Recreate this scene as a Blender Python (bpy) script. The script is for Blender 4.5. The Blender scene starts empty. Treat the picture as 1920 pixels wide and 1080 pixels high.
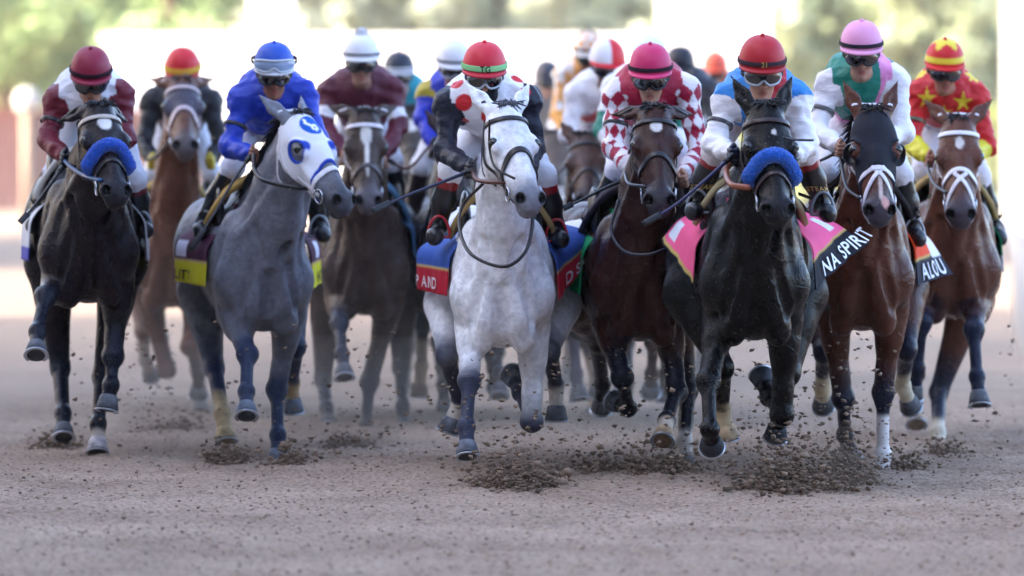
import bpy, bmesh, math, random
import numpy as np
from mathutils import Vector, Matrix
from mathutils.bvhtree import BVHTree
random.seed(7); RNG = np.random.default_rng(7)
sc = bpy.context.scene
COL = sc.collection
R = math.radians

# ------------------------------------------------------------------ camera, sky, sun, exposure
FPX = 9000.0                      # focal length in photo pixels (1920 wide): a long telephoto lens
PITCH = math.atan(240.0 / FPX)
CAM = np.array([0.0, 0.0, 1.75])
cam = bpy.data.cameras.new('camera'); cam_o = bpy.data.objects.new('camera', cam); COL.objects.link(cam_o)
cam_o.location = CAM; cam_o.rotation_euler = (math.pi/2 - PITCH, 0, 0)
cam.sensor_width = 36.0; cam.lens = FPX*36/1920; cam.clip_start = 0.5; cam.clip_end = 3000
cam.dof.use_dof = True; cam.dof.focus_distance = 25.5; cam.dof.aperture_fstop = 1.55
sc.camera = cam_o
SUN_EL, SUN_AZ = 24.0, -100.0     # low evening sun, from the left of the picture
w = bpy.data.worlds.new("World"); sc.world = w; w.use_nodes = True
nt = w.node_tree; bg = nt.nodes['Background']
sky = nt.nodes.new('ShaderNodeTexSky'); sky.sky_type = 'NISHITA'; sky.sun_disc = False
sky.sun_elevation = R(SUN_EL); sky.sun_rotation = R(SUN_AZ); sky.air_density = 0.6; sky.dust_density = 3.5; sky.ozone_density = 0.3
nt.links.new(sky.outputs[0], bg.inputs[0]); bg.inputs[1].default_value = 0.15
sun = bpy.data.lights.new('sun', 'SUN'); sun.energy = 3.0; sun.angle = R(0.5); sun.color = (1.0, 0.90, 0.76)
sun_o = bpy.data.objects.new('sun', sun); COL.objects.link(sun_o)
sd = Vector((math.sin(R(SUN_AZ))*math.cos(R(SUN_EL)), math.cos(R(SUN_AZ))*math.cos(R(SUN_EL)), math.sin(R(SUN_EL))))
sun_o.rotation_euler = sd.to_track_quat('Z', 'Y').to_euler(); sun_o.location = (-30, 30, 40)
sc.view_settings.view_transform = 'Standard'; sc.view_settings.look = 'None'; sc.view_settings.gamma = 1.0
sc.view_settings.exposure = 3.15
sc.cycles.volume_step_rate = 4.0; sc.cycles.max_bounces = 6; sc.cycles.volume_bounces = 0

def P(px, py, d):                 # photo pixel -> world point at distance d along the track
    x = (px-960.0)/FPX; y = (540.0-py)/FPX
    s, c = math.sin(PITCH), math.cos(PITCH)
    v = np.array([x, c + y*s, -s + y*c])
    return CAM + v*(d/v[1])

# ------------------------------------------------------------------ colours and materials
def hx(h, g=1.0):
    v = [int(h[i:i+2], 16)/255 for i in (0, 2, 4)]
    return tuple(((c/12.92) if c <= .04045 else ((c+.055)/1.055)**2.4)*g for c in v)
MATS = {}
def mat(name, col=None, rough=.6, spec=.4, metal=0, attr=False, nscale=0, namt=.0, bump=0, bscale=40, stretch=(1,1,1), sheen=0, coat=0, rvar=0, specks=0, hair=0):
    if name in MATS: return MATS[name]
    m = bpy.data.materials.new(name); m.use_nodes = True; t = m.node_tree; b = t.nodes['Principled BSDF']
    b.inputs['Roughness'].default_value = rough; b.inputs['Specular IOR Level'].default_value = spec
    b.inputs['Metallic'].default_value = metal
    if sheen: b.inputs['Sheen Weight'].default_value = sheen; b.inputs['Sheen Roughness'].default_value = .4
    if coat: b.inputs['Coat Weight'].default_value = coat; b.inputs['Coat Roughness'].default_value = .15
    tc = t.nodes.new('ShaderNodeTexCoord'); mp = t.nodes.new('ShaderNodeMapping'); mp.inputs['Scale'].default_value = stretch
    t.links.new(tc.outputs['Object'], mp.inputs[0])
    if attr:
        a = t.nodes.new('ShaderNodeAttribute'); a.attribute_name = 'col'; src = a.outputs['Color']
    else:
        a = t.nodes.new('ShaderNodeRGB'); a.outputs[0].default_value = (*col, 1); src = a.outputs[0]
    if namt:
        n = t.nodes.new('ShaderNodeTexNoise'); n.inputs['Scale'].default_value = nscale; n.inputs['Detail'].default_value = 5
        t.links.new(mp.outputs[0], n.inputs['Vector'])
        r = t.nodes.new('ShaderNodeMapRange'); r.inputs[1].default_value = .3; r.inputs[2].default_value = .7
        r.inputs[3].default_value = 1-namt; r.inputs[4].default_value = 1+namt
        t.links.new(n.outputs[0], r.inputs[0])
        mx = t.nodes.new('ShaderNodeVectorMath'); mx.operation = 'SCALE'
        t.links.new(src, mx.inputs[0]); t.links.new(r.outputs[0], mx.inputs[3]); src = mx.outputs[0]
    if specks:                    # dried flecks of thrown dirt
        n = t.nodes.new('ShaderNodeTexNoise'); n.inputs['Scale'].default_value = 95; n.inputs['Detail'].default_value = 2; t.links.new(tc.outputs['Object'], n.inputs['Vector'])
        r = t.nodes.new('ShaderNodeMapRange'); r.inputs[1].default_value = .66; r.inputs[2].default_value = .70; r.inputs[3].default_value = 0; r.inputs[4].default_value = specks; t.links.new(n.outputs[0], r.inputs[0])
        mx = t.nodes.new('ShaderNodeMix'); mx.data_type = 'RGBA'; t.links.new(r.outputs[0], mx.inputs[0]); t.links.new(src, mx.inputs[6]); mx.inputs[7].default_value = (*hx('8f8176'), 1); src = mx.outputs[2]
    if rvar:
        n = t.nodes.new('ShaderNodeTexNoise'); n.inputs['Scale'].default_value = 7; n.inputs['Detail'].default_value = 5; t.links.new(tc.outputs['Object'], n.inputs['Vector'])
        r = t.nodes.new('ShaderNodeMapRange'); r.inputs[1].default_value = .35; r.inputs[2].default_value = .65; r.inputs[3].default_value = rough-rvar; r.inputs[4].default_value = rough+rvar
        t.links.new(n.outputs[0], r.inputs[0]); t.links.new(r.outputs[0], b.inputs['Roughness'])
    t.links.new(src, b.inputs['Base Color'])
    if bump:
        n = t.nodes.new('ShaderNodeTexNoise'); n.inputs['Scale'].default_value = bscale; n.inputs['Detail'].default_value = 4
        t.links.new(mp.outputs[0], n.inputs['Vector'])
        bp = t.nodes.new('ShaderNodeBump'); bp.inputs['Strength'].default_value = bump; bp.inputs['Distance'].default_value = .02
        t.links.new(n.outputs[0], bp.inputs['Height']); t.links.new(bp.outputs[0], b.inputs['Normal'])
        if hair:
            mp2 = t.nodes.new('ShaderNodeMapping'); mp2.inputs['Scale'].default_value = (1, 1, .22); t.links.new(tc.outputs['Object'], mp2.inputs[0])
            n = t.nodes.new('ShaderNodeTexNoise'); n.inputs['Scale'].default_value = 190; n.inputs['Detail'].default_value = 3; t.links.new(mp2.outputs[0], n.inputs['Vector'])
            nv = t.nodes.new('ShaderNodeTexNoise'); nv.inputs['Scale'].default_value = 4.5; nv.inputs['Detail'].default_value = 2.5; nv.inputs['Distortion'].default_value = .8
            t.links.new(tc.outputs['Object'], nv.inputs['Vector']); ab = t.nodes.new('ShaderNodeMath'); ab.operation = 'COMPARE'; ab.inputs[1].default_value = .5; ab.inputs[2].default_value = .012
            t.links.new(nv.outputs[0], ab.inputs[0]); rg = t.nodes.new('ShaderNodeMath'); rg.operation = 'SUBTRACT'; rg.inputs[1].default_value = .5; t.links.new(nv.outputs[0], rg.inputs[0])
            aa = t.nodes.new('ShaderNodeMath'); aa.operation = 'ABSOLUTE'; t.links.new(rg.outputs[0], aa.inputs[0])
            rv = t.nodes.new('ShaderNodeMapRange'); rv.interpolation_type = 'SMOOTHSTEP'; rv.inputs[1].default_value = 0; rv.inputs[2].default_value = .022; rv.inputs[3].default_value = 1; rv.inputs[4].default_value = 0; t.links.new(aa.outputs[0], rv.inputs[0])
            b0 = t.nodes.new('ShaderNodeBump'); b0.inputs['Strength'].default_value = .35; b0.inputs['Distance'].default_value = .006; t.links.new(rv.outputs[0], b0.inputs['Height']); t.links.new(b0.outputs[0], bp.inputs['Normal']); t.nodes.remove(ab)
            b2 = t.nodes.new('ShaderNodeBump'); b2.inputs['Strength'].default_value = hair; b2.inputs['Distance'].default_value = .004
            t.links.new(n.outputs[0], b2.inputs['Height']); t.links.new(bp.outputs[0], b2.inputs['Normal']); t.links.new(b2.outputs[0], b.inputs['Normal'])
    MATS[name] = m; return m
M_COAT = mat('horse_coat', attr=True, rough=.28, spec=.17, nscale=9, namt=.2, bump=.5, bscale=13, rvar=.09, specks=.35, hair=.5)
M_GREY = mat('grey_coat', attr=True, rough=.50, spec=.25, nscale=30, namt=.2, bump=.5, bscale=13, rvar=.1, specks=.3, hair=.5)
M_SILK = mat('silk', attr=True, rough=.48, spec=.35, bump=.9, bscale=10, stretch=(1,1,1.9), rvar=.08)
M_BREECH = mat('breeches', attr=True, rough=.65, spec=.25, bump=.8, bscale=12)
M_SKIN = mat('skin', attr=True, rough=.5, spec=.4, nscale=30, namt=.06)
M_LEATH = mat('leather', attr=True, rough=.35, spec=.5, nscale=30, namt=.12, bump=.1, bscale=60)
M_BOOT = mat('boot_leather', attr=True, rough=.28, spec=.55, bump=.25, bscale=22)
M_HELM = mat('helmet_cover', attr=True, rough=.5, spec=.4, bump=.08, bscale=30)
M_CLOTH = mat('cloth', attr=True, rough=.75, spec=.2, bump=.25, bscale=18)
M_FLEECE = mat('fleece', attr=True, rough=.95, spec=.05, nscale=90, namt=.15, bump=1.0, bscale=130, sheen=.4)
M_LENS = mat('goggle_lens', hx('121216'), rough=.06, spec=.9, coat=.5)
M_CLEAR = mat('clear_plastic', hx('b9c2cc'), rough=.12, spec=.8)
M_HAIR = mat('mane_hair', attr=True, rough=.45, spec=.4)
M_HOOF = mat('hoof_horn', attr=True, rough=.6, spec=.3, nscale=22, namt=.45, bump=.2, bscale=25)
M_METAL = mat('steel', hx('b8bcc4'), rough=.25, metal=1)
M_EYE = mat('eye', hx('0a0706'), rough=.05, spec=.9)
M_ALU = mat('horseshoe_alu', hx('b9bec8'), rough=.4, metal=.9)

# ------------------------------------------------------------------ objects
def thing(name, label, cat, base, group=None):
    o = bpy.data.objects.new(name, None); COL.objects.link(o); o.empty_display_size = .1
    o.location = base; o['label'] = label; o['category'] = cat
    if group: o['group'] = group
    return o
def root_loc(o):
    while o.parent: o = o.parent
    return np.array(o.location)
def mk(name, V, F, m, parent=None, col=None, smooth=True, kind=None, label=None):
    V = np.asarray(V, dtype=np.float64)
    if parent is not None: V = V - root_loc(parent)
    me = bpy.data.meshes.new(name)
    if isinstance(F, np.ndarray) and len(F):
        k = F.shape[1]; nF = len(F)
        me.vertices.add(len(V)); me.vertices.foreach_set('co', V.astype(np.float32).ravel())
        me.loops.add(nF*k); me.loops.foreach_set('vertex_index', F.astype(np.int32).ravel())
        me.polygons.add(nF); me.polygons.foreach_set('loop_start', np.arange(0, nF*k, k, dtype=np.int32))
        me.polygons.foreach_set('loop_total', np.full(nF, k, dtype=np.int32))
        me.update(calc_edges=True); me.validate()
    else:
        me.from_pydata([tuple(v) for v in V], [], [tuple(int(i) for i in f) for f in F]); me.update()
    if smooth: me.polygons.foreach_set('use_smooth', np.ones(len(me.polygons), dtype=bool))
    if col is not None:
        c = np.ones((len(V), 4), dtype=np.float32); c[:, :3] = np.asarray(col, dtype=np.float32)
        a = me.attributes.new('col', 'FLOAT_COLOR', 'POINT'); a.data.foreach_set('color', c.ravel())
    me.materials.append(m)
    o = bpy.data.objects.new(name, me); COL.objects.link(o)
    if parent is not None: o.parent = parent
    if kind: o['kind'] = kind
    if label: o['label'] = label
    return o
def tag(o, label, cat, group=None):
    o['label'] = label; o['category'] = cat
    if group: o['group'] = group
    return o
class Geo:                        # collects simple pieces into one mesh
    def __init__(s): s.V = []; s.F = []; s.C = []
    def add(s, V, F, c=(.5,.5,.5)):
        n = len(s.V); s.V += [tuple(v) for v in V]; s.F += [tuple(i+n for i in f) for f in F]
        c = np.asarray(c); s.C += ([tuple(c)]*len(V) if c.ndim == 1 else [tuple(x) for x in c])
        return s
    def mk(s, name, m, parent=None, **k): return mk(name, s.V, s.F, m, parent, col=s.C, **k)
def nrm(v): v = np.asarray(v, float); return v/(np.linalg.norm(v)+1e-12)
def box(c, h, ax=None):
    ax = np.eye(3) if ax is None else ax
    V = [np.asarray(c)+sum(sg[i]*h[i]*ax[i] for i in range(3)) for sg in [(-1,-1,-1),(1,-1,-1),(1,1,-1),(-1,1,-1),(-1,-1,1),(1,-1,1),(1,1,1),(-1,1,1)]]
    return V, [(0,3,2,1),(4,5,6,7),(0,1,5,4),(1,2,6,5),(2,3,7,6),(3,0,4,7)]
def tube(pts, r, n=8):
    pts = np.asarray(pts, float); m = len(pts); r = np.full(m, r) if np.isscalar(r) else np.asarray(r)
    T = np.gradient(pts, axis=0); T /= np.linalg.norm(T, axis=1)[:, None]+1e-12
    u = nrm(np.cross(T[0], [.31, .2, .93])); V = []
    for i in range(m):
        u = nrm(u - T[i]*np.dot(u, T[i])); v = np.cross(T[i], u)
        for j in range(n):
            a = 2*math.pi*j/n; V.append(pts[i]+r[i]*(math.cos(a)*u+math.sin(a)*v))
    F = [(i*n+j, i*n+(j+1) % n, (i+1)*n+(j+1) % n, (i+1)*n+j) for i in range(m-1) for j in range(n)]
    F += [tuple(range(n-1, -1, -1)), tuple((m-1)*n+j for j in range(n))]
    return V, F
def strap(pts, nor, wd, th, closed=False):
    pts = np.asarray(pts, float); nor = np.asarray(nor, float); m = len(pts)
    if closed: T = np.roll(pts, -1, 0)-np.roll(pts, 1, 0)
    else: T = np.gradient(pts, axis=0)
    V = []
    for i in range(m):
        b = nrm(np.cross(T[i], nor[i])); n_ = nrm(nor[i])
        for (x, y) in ((-.5,0),(.5,0),(.5,.8),(.3,1),(-.3,1),(-.5,.8)): V.append(pts[i]+b*x*wd+n_*y*th)
    k = 6; F = []
    for i in range(m if closed else m-1):
        a, b = i*k, ((i+1) % m)*k
        F += [(a+j, a+(j+1) % k, b+(j+1) % k, b+j) for j in range(k)]
    if not closed: F += [tuple(range(k-1, -1, -1)), tuple((m-1)*k+j for j in range(k))]
    return V, F
def bez(p, n=16):
    p = np.asarray(p, float); m = len(p)          # Catmull-Rom through the points
    q = np.vstack([2*p[0]-p[1], p, 2*p[-1]-p[-2]]); out = []
    for i in range(m-1):
        for t in np.linspace(0, 1, n, endpoint=(i == m-2)):
            a, b, c, d = q[i:i+4]
            out.append(.5*((2*b)+(-a+c)*t+(2*a-5*b+4*c-d)*t*t+(-a+3*b-3*c+d)*t**3))
    return np.array(out)

# ------------------------------------------------------------------ smooth-blended solids -> one continuous mesh
class E:
    def __init__(s, c, r, A=None, k=.05, op='u'):
        s.c = np.asarray(c, float); s.r = np.asarray(r, float); s.A = np.eye(3) if A is None else np.asarray(A); s.k = k; s.op = op
    def bb(s):
        e = np.sqrt(((s.A*s.r[:, None])**2).sum(0)); return s.c-e, s.c+e
    def ev(s, X, Y, Z):
        x, y, z = X-s.c[0], Y-s.c[1], Z-s.c[2]; q2 = 0; g2 = 0
        for i in range(3):
            q = (s.A[i,0]*x+s.A[i,1]*y+s.A[i,2]*z)/s.r[i]; q2 = q2+q*q; g2 = g2+(q/s.r[i])**2
        k0 = np.sqrt(q2); return k0*(k0-1)/(np.sqrt(g2)+1e-6)
    def grow(s, d): return E(s.c, s.r+d, s.A, s.k, s.op)
class C:
    def __init__(s, a, b, r0, r1, e=None, f=1., k=.04, op='u'):
        s.a = np.asarray(a, float); s.b = np.asarray(b, float); s.r0 = r0; s.r1 = r1; s.e = e; s.f = f; s.k = k; s.op = op
    def bb(s):
        r = max(s.r0, s.r1)*max(1, s.f); return np.minimum(s.a, s.b)-r, np.maximum(s.a, s.b)+r
    def ev(s, X, Y, Z):
        x, y, z = X-s.a[0], Y-s.a[1], Z-s.a[2]; v = s.b-s.a; sc_ = 1.
        if s.e is not None:
            g = 1/s.f-1; de = (x*s.e[0]+y*s.e[1]+z*s.e[2])*g
            x, y, z = x+s.e[0]*de, y+s.e[1]*de, z+s.e[2]*de; v = v+s.e*np.dot(v, s.e)*g; sc_ = min(1, (1+s.f)/2)
        t = np.clip((x*v[0]+y*v[1]+z*v[2])/(v@v+1e-9), 0, 1)
        return (np.sqrt((x-t*v[0])**2+(y-t*v[1])**2+(z-t*v[2])**2)-(s.r0+(s.r1-s.r0)*t))*sc_
    def grow(s, d): return C(s.a, s.b, s.r0+d, s.r1+d, s.e, s.f, s.k, s.op)
class PL:                        # half space, keeps the side where n.p < n.c  (op 'i')
    def __init__(s, c, n, k=.006): s.c = np.asarray(c, float); s.n = nrm(n); s.k = k; s.op = 'i'
    def bb(s): return None
    def ev(s, X, Y, Z): return (X-s.c[0])*s.n[0]+(Y-s.c[1])*s.n[1]+(Z-s.c[2])*s.n[2]
def smin(a, b, k):
    h = np.maximum(k-np.abs(a-b), 0)/k; return np.minimum(a, b)-h*h*k*.25
def solid(prims, vox, relax=1):
    bbs = [p.bb() for p in prims if p.op == 'u']
    lo = np.min([b[0] for b in bbs], 0)-4*vox; hi = np.max([b[1] for b in bbs], 0)+4*vox
    n = np.ceil((hi-lo)/vox).astype(int)+1
    G = np.full(n, .5, dtype=np.float32); ax = [(lo[i]+vox*np.arange(n[i])).astype(np.float32) for i in range(3)]
    for p in prims:
        if p.op == 'i': i0 = np.zeros(3, int); i1 = n
        else:
            b = p.bb(); m = p.k+4*vox
            i0 = np.clip(np.floor((b[0]-m-lo)/vox).astype(int), 0, n-1); i1 = np.clip(np.ceil((b[1]+m-lo)/vox).astype(int)+1, 1, n)
        sl = tuple(slice(i0[j], i1[j]) for j in range(3))
        d = p.ev(ax[0][sl[0], None, None], ax[1][None, sl[1], None], ax[2][None, None, sl[2]])
        if p.op == 'u': G[sl] = smin(G[sl], d, p.k)
        elif p.op == 's': G[sl] = -smin(-G[sl], d, p.k)
        else: G[sl] = -smin(-G[sl], -d, p.k)
    s = G < 0; cnt = np.zeros(tuple(n-1), np.int8)
    for a in (0,1):
        for b in (0,1):
            for c in (0,1): cnt += s[a:n[0]-1+a, b:n[1]-1+b, c:n[2]-1+c]
    act = np.argwhere((cnt > 0) & (cnt < 8)); N = len(act)
    idx = np.full(tuple(n-1), -1, np.int32); idx[act[:,0], act[:,1], act[:,2]] = np.arange(N)
    acc = np.zeros((N,3)); num = np.zeros(N)
    cor = [(a,b,c) for a in (0,1) for b in (0,1) for c in (0,1)]
    val = {q: G[act[:,0]+q[0], act[:,1]+q[1], act[:,2]+q[2]] for q in cor}
    for q in cor:
        for i in range(3):
            if q[i] == 0:
                q2 = tuple(1 if j == i else q[j] for j in range(3)); v0, v1 = val[q], val[q2]
                cr = (v0 < 0) != (v1 < 0); t = np.where(cr, v0/np.where(cr, v0-v1, 1), 0)
                pos = np.zeros((N,3)); pos[:] = q; pos[:, i] += t; acc += pos*cr[:, None]; num += cr
    V = lo+vox*(act+acc/num[:, None]); Fs = []
    for i in range(3):
        j, k = (i+1) % 3, (i+2) % 3
        a = [slice(1, n[q]-1) for q in range(3)]; a[i] = slice(0, n[i]-1)
        b = list(a); b[i] = slice(1, n[i])
        s0, s1 = s[tuple(a)], s[tuple(b)]
        for flip, msk in ((False, s0 & ~s1), (True, ~s0 & s1)):
            e = np.argwhere(msk)
            if not len(e): continue
            for q in range(3):
                if q != i: e[:, q] += 1
            def g(dj, dk):
                r = e.copy(); r[:, j] += dj; r[:, k] += dk; return idx[r[:,0], r[:,1], r[:,2]]
            qd = np.stack([g(-1,-1), g(0,-1), g(0,0), g(-1,0)], 1)
            Fs.append(qd[:, ::-1] if flip else qd)
    F = np.concatenate(Fs)
    if np.einsum('ij,ij->', V[F[:,0]], np.cross(V[F[:,1]], V[F[:,2]])+np.cross(V[F[:,2]], V[F[:,3]])) < 0: F = F[:, ::-1]
    for _ in range(relax): V = relaxed(V, F)
    return V, F
def relaxed(V, F, w=.5):
    a = np.concatenate([F[:, i] for i in range(4)]); b = np.concatenate([F[:, (i+1) % 4] for i in range(4)])
    n = len(V); c = np.bincount(a, minlength=n)+np.bincount(b, minlength=n); out = np.empty_like(V)
    for d in range(3): out[:, d] = (np.bincount(a, V[b, d], n)+np.bincount(b, V[a, d], n))/np.maximum(c, 1)
    return V*(1-w)+out*w
def vnormals(V, F):
    fn = np.cross(V[F[:,2]]-V[F[:,0]], V[F[:,3]]-V[F[:,1]]); n = np.zeros_like(V)
    for d in range(3): n[:, d] = sum(np.bincount(F[:, i], fn[:, d], len(V)) for i in range(4))
    return n/(np.linalg.norm(n, axis=1)[:, None]+1e-12)
def sines(V, scale, seed=1):
    r = np.random.default_rng(seed); out = 0
    for _ in range(7):
        k = r.normal(size=3); k *= scale*r.uniform(.5, 1.6)/np.linalg.norm(k); out = out+np.sin(V@k+r.uniform(0, 6.3))
    return out/7
def ss(x, a, b): t = np.clip((x-a)/(b-a), 0, 1); return t*t*(3-2*t)
def mixc(c, d, w): w = np.asarray(w)[:, None]; return c*(1-w)+np.asarray(d)*w
def seg(V, a, b):
    v = b-a; t = np.clip(((V-a)@v)/(v@v+1e-9), 0, 1); return np.linalg.norm(V-a-t[:, None]*v, axis=1), t
def bvh_of(V, F): return BVHTree.FromPolygons([tuple(v) for v in V], [tuple(int(i) for i in f) for f in F])
def sph(g, c, r, col, n=10):
    V = []; F = []
    for i in range(n+1):
        for j in range(2*n):
            a, b = math.pi*i/n, math.pi*j/n; V.append(np.asarray(c)+r*np.array([math.sin(a)*math.cos(b), math.sin(a)*math.sin(b), math.cos(a)]))
    for i in range(n):
        for j in range(2*n): F.append((i*2*n+j, (i+1)*2*n+j, (i+1)*2*n+(j+1) % (2*n), i*2*n+(j+1) % (2*n)))
    g.add(V, F, col)

# ------------------------------------------------------------------ the setting
def vn(x, y, sc_, seed):
    r = np.random.default_rng(seed); G = r.random((256, 256)); x = x/sc_; y = y/sc_
    xi = np.floor(x).astype(int); yi = np.floor(y).astype(int); fx = x-xi; fy = y-yi; fx = fx*fx*(3-2*fx); fy = fy*fy*(3-2*fy)
    a = G[xi % 256, yi % 256]; b = G[(xi+1) % 256, yi % 256]; c = G[xi % 256, (yi+1) % 256]; d = G[(xi+1) % 256, (yi+1) % 256]
    return (a*(1-fx)+b*fx)*(1-fy)+(c*(1-fx)+d*fx)*fy
def dirt_mat():
    m = bpy.data.materials.new('track_dirt'); m.use_nodes = True; t = m.node_tree; b = t.nodes['Principled BSDF']; b.inputs['Roughness'].default_value = .95; b.inputs['Specular IOR Level'].default_value = .15
    tc = t.nodes.new('ShaderNodeTexCoord'); last = None
    n1 = t.nodes.new('ShaderNodeTexNoise'); n1.inputs['Scale'].default_value = 1.1; n1.inputs['Detail'].default_value = 6
    n2 = t.nodes.new('ShaderNodeTexNoise'); n2.inputs['Scale'].default_value = 42; n2.inputs['Detail'].default_value = 6
    v = t.nodes.new('ShaderNodeTexVoronoi'); v.inputs['Scale'].default_value = 38
    for n in (n1, n2, v): t.links.new(tc.outputs['Object'], n.inputs['Vector'])
    r1 = t.nodes.new('ShaderNodeValToRGB'); e = r1.color_ramp.elements; e[0].position = .3; e[0].color = (*hx('937e6d'), 1); e[1].position = .72; e[1].color = (*hx('b19b88'), 1)
    r2 = t.nodes.new('ShaderNodeValToRGB'); e = r2.color_ramp.elements; e[0].position = .30; e[0].color = (.55,.55,.55,1); e[1].position = .62; e[1].color = (1.1,1.1,1.1,1)
    t.links.new(n1.outputs[0], r1.inputs[0]); t.links.new(n2.outputs[0], r2.inputs[0])
    mx = t.nodes.new('ShaderNodeMix'); mx.data_type = 'RGBA'; mx.blend_type = 'MULTIPLY'; mx.inputs[0].default_value = 1
    t.links.new(r1.outputs[0], mx.inputs[6]); t.links.new(r2.outputs[0], mx.inputs[7]); t.links.new(mx.outputs[2], b.inputs['Base Color'])
    bp = t.nodes.new('ShaderNodeBump'); bp.inputs['Strength'].default_value = .6; bp.inputs['Distance'].default_value = .03
    t.links.new(n2.outputs[0], bp.inputs['Height']); t.links.new(bp.outputs[0], b.inputs['Normal']); return m
M_DIRT = dirt_mat()
M_CLOD = mat('clod', attr=True, rough=.95, spec=.1)
def grid_mesh(name, xs, ys, zf, m, kind):
    X, Y = np.meshgrid(xs, ys, indexing='ij'); Z = zf(X, Y); V = np.stack([X.ravel(), Y.ravel(), Z.ravel()], 1)
    a = np.arange(len(xs)*len(ys)).reshape(len(xs), len(ys)); F = np.stack([a[:-1,:-1].ravel(), a[1:,:-1].ravel(), a[1:,1:].ravel(), a[:-1,1:].ravel()], 1)
    return mk(name, V, F, m, kind=kind)
def tz(X, Y):
    z = .030*vn(X, Y*.6, .75, 1)+.018*vn(X, Y, .16, 2)+.018*vn(X, Y, .075, 3)+.014*vn(X, Y, .04, 4)-.025
    f = ss(X, -5.5, -4.8)*ss(-X, -5.5, -4.8)*ss(Y, 16.5, 17.5)*ss(-Y, -37, -35); return z*f-.02*(1-f)+.004
grid_mesh('track', np.arange(-5.5, 5.51, .03), np.arange(16.5, 37.01, .03), tz, M_DIRT, 'structure')
mk('ground', [(-900,-200,-.024),(900,-200,-.024),(900,1800,-.024),(-900,1800,-.024)], [(0,1,2,3)], M_DIRT, kind='structure')

def clods(name, pts, sizes, seed, bright=1.0):
    """little broken lumps of dirt, one mesh"""
    r = np.random.default_rng(seed); g = [(-1,0,0),(1,0,0),(0,-1,0),(0,1,0),(0,0,-1),(0,0,1)]; f = [(0,2,5),(2,1,5),(1,3,5),(3,0,5),(2,0,4),(1,2,4),(3,1,4),(0,3,4)]
    n = len(pts); B = np.array(g, float)[None]*r.uniform(.55, 1.25, (n,6,3))+r.normal(0, .18, (n,6,3)); q = r.normal(size=(n,3,3)); q = np.linalg.qr(q)[0]
    V = np.einsum('nij,nkj->nki', q, B)*np.asarray(sizes)[:, None, None]*np.array([1.25,1,.8])+np.asarray(pts)[:, None, :]
    F = (np.array(f)[None]+6*np.arange(n)[:, None, None]).reshape(-1, 3)
    c = np.array(hx('9a8573'))[None]*r.uniform(.45, 1.2, (n,1))*bright; c = np.repeat(c, 6, 0)
    o = mk(name, V.reshape(-1, 3), F, M_CLOD, None, c, smooth=False, kind='stuff'); return o
n = 24000; cp = np.stack([RNG.uniform(-4.2, 4.2, n), 19+15*RNG.random(n)**1.3, np.zeros(n)], 1); cs = .003+.009*RNG.random(n)**5; cp[:,2] = tz(cp[:,0], cp[:,1])+cs*.3
clods('loose_dirt', cp, cs, 5, 1.1)
def kick(px, py, d, wx, hz, n, seed, tail=1.0, rng_d=.16, smin_=.002, smax=.019):
    """dirt thrown up from a hoof: dense near the ground, thinning upwards"""
    r = np.random.default_rng(seed); c = P(px, py, d); n = int(n*2.3); a = r.random(n)
    rr = np.minimum(np.abs(r.normal(0, .52, n)), 1.7); th = np.arccos(r.uniform(-1, 1, n)); z = hz*.85*rr*np.abs(np.sin(th))**1.7*r.uniform(.25, 1, n); x = c[0]+wx*.95*rr*np.cos(th)+r.normal(0, .22, n)*wx; y = c[1]+r.normal(0, rng_d, n)
    return np.stack([x, y, np.maximum(z, .0)+.01], 1), smin_+(smax-smin_)*r.random(n)**5+(r.random(n) < .025)*r.uniform(.006, .020, n)
ks = [(972,885,25.35,.26,.30,2600,1),(1480,890,25.05,.36,.40,3600,2),(1590,880,25.6,.20,.42,1300,3),(1235,860,26.6,.35,.30,1100,4),(110,835,28.9,.16,.17,700,5),(330,812,30.5,.28,.16,900,6),(425,862,27.6,.16,.15,900,7),(545,868,27.4,.14,.14,500,8),(1770,850,28.2,.16,.13,500,9),(650,835,29.0,.25,.18,500,10),(1120,860,26.8,.30,.22,500,11),(1700,860,27,.2,.2,300,12)]
KP = [kick(*k) for k in ks]
for k, (p, s_) in zip(ks, KP): o = clods('flying_dirt', p, s_, k[6]+50, .8)
def spray(x0, x1, y0, y1, d0, d1, n, seed, sm=.016):
    n = int(n*1.8); r = np.random.default_rng(seed); px = r.uniform(x0, x1, n); py = y0+(y1-y0)*r.random(n)**.7; d = r.uniform(d0, d1, n)
    return np.array([P(a, b, c) for a, b, c in zip(px, py, d)]), .002+sm*r.random(n)**4
for a in ((820,1130,640,890,25,28,420,21),(1130,1480,640,900,25,28,420,22),(1400,1680,620,900,25.2,28,420,23),(540,830,600,860,26,31,300,24),(230,330,560,830,28,32,160,25),(100,300,620,840,28,32,140,26),(1660,1900,560,860,27,31,110,27),(400,560,600,850,26.5,29,110,28)):
    p, s_ = spray(*a); k = p[:,2] > .02; clods('flying_dirt', p[k], s_[k], a[7], .85)

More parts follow.
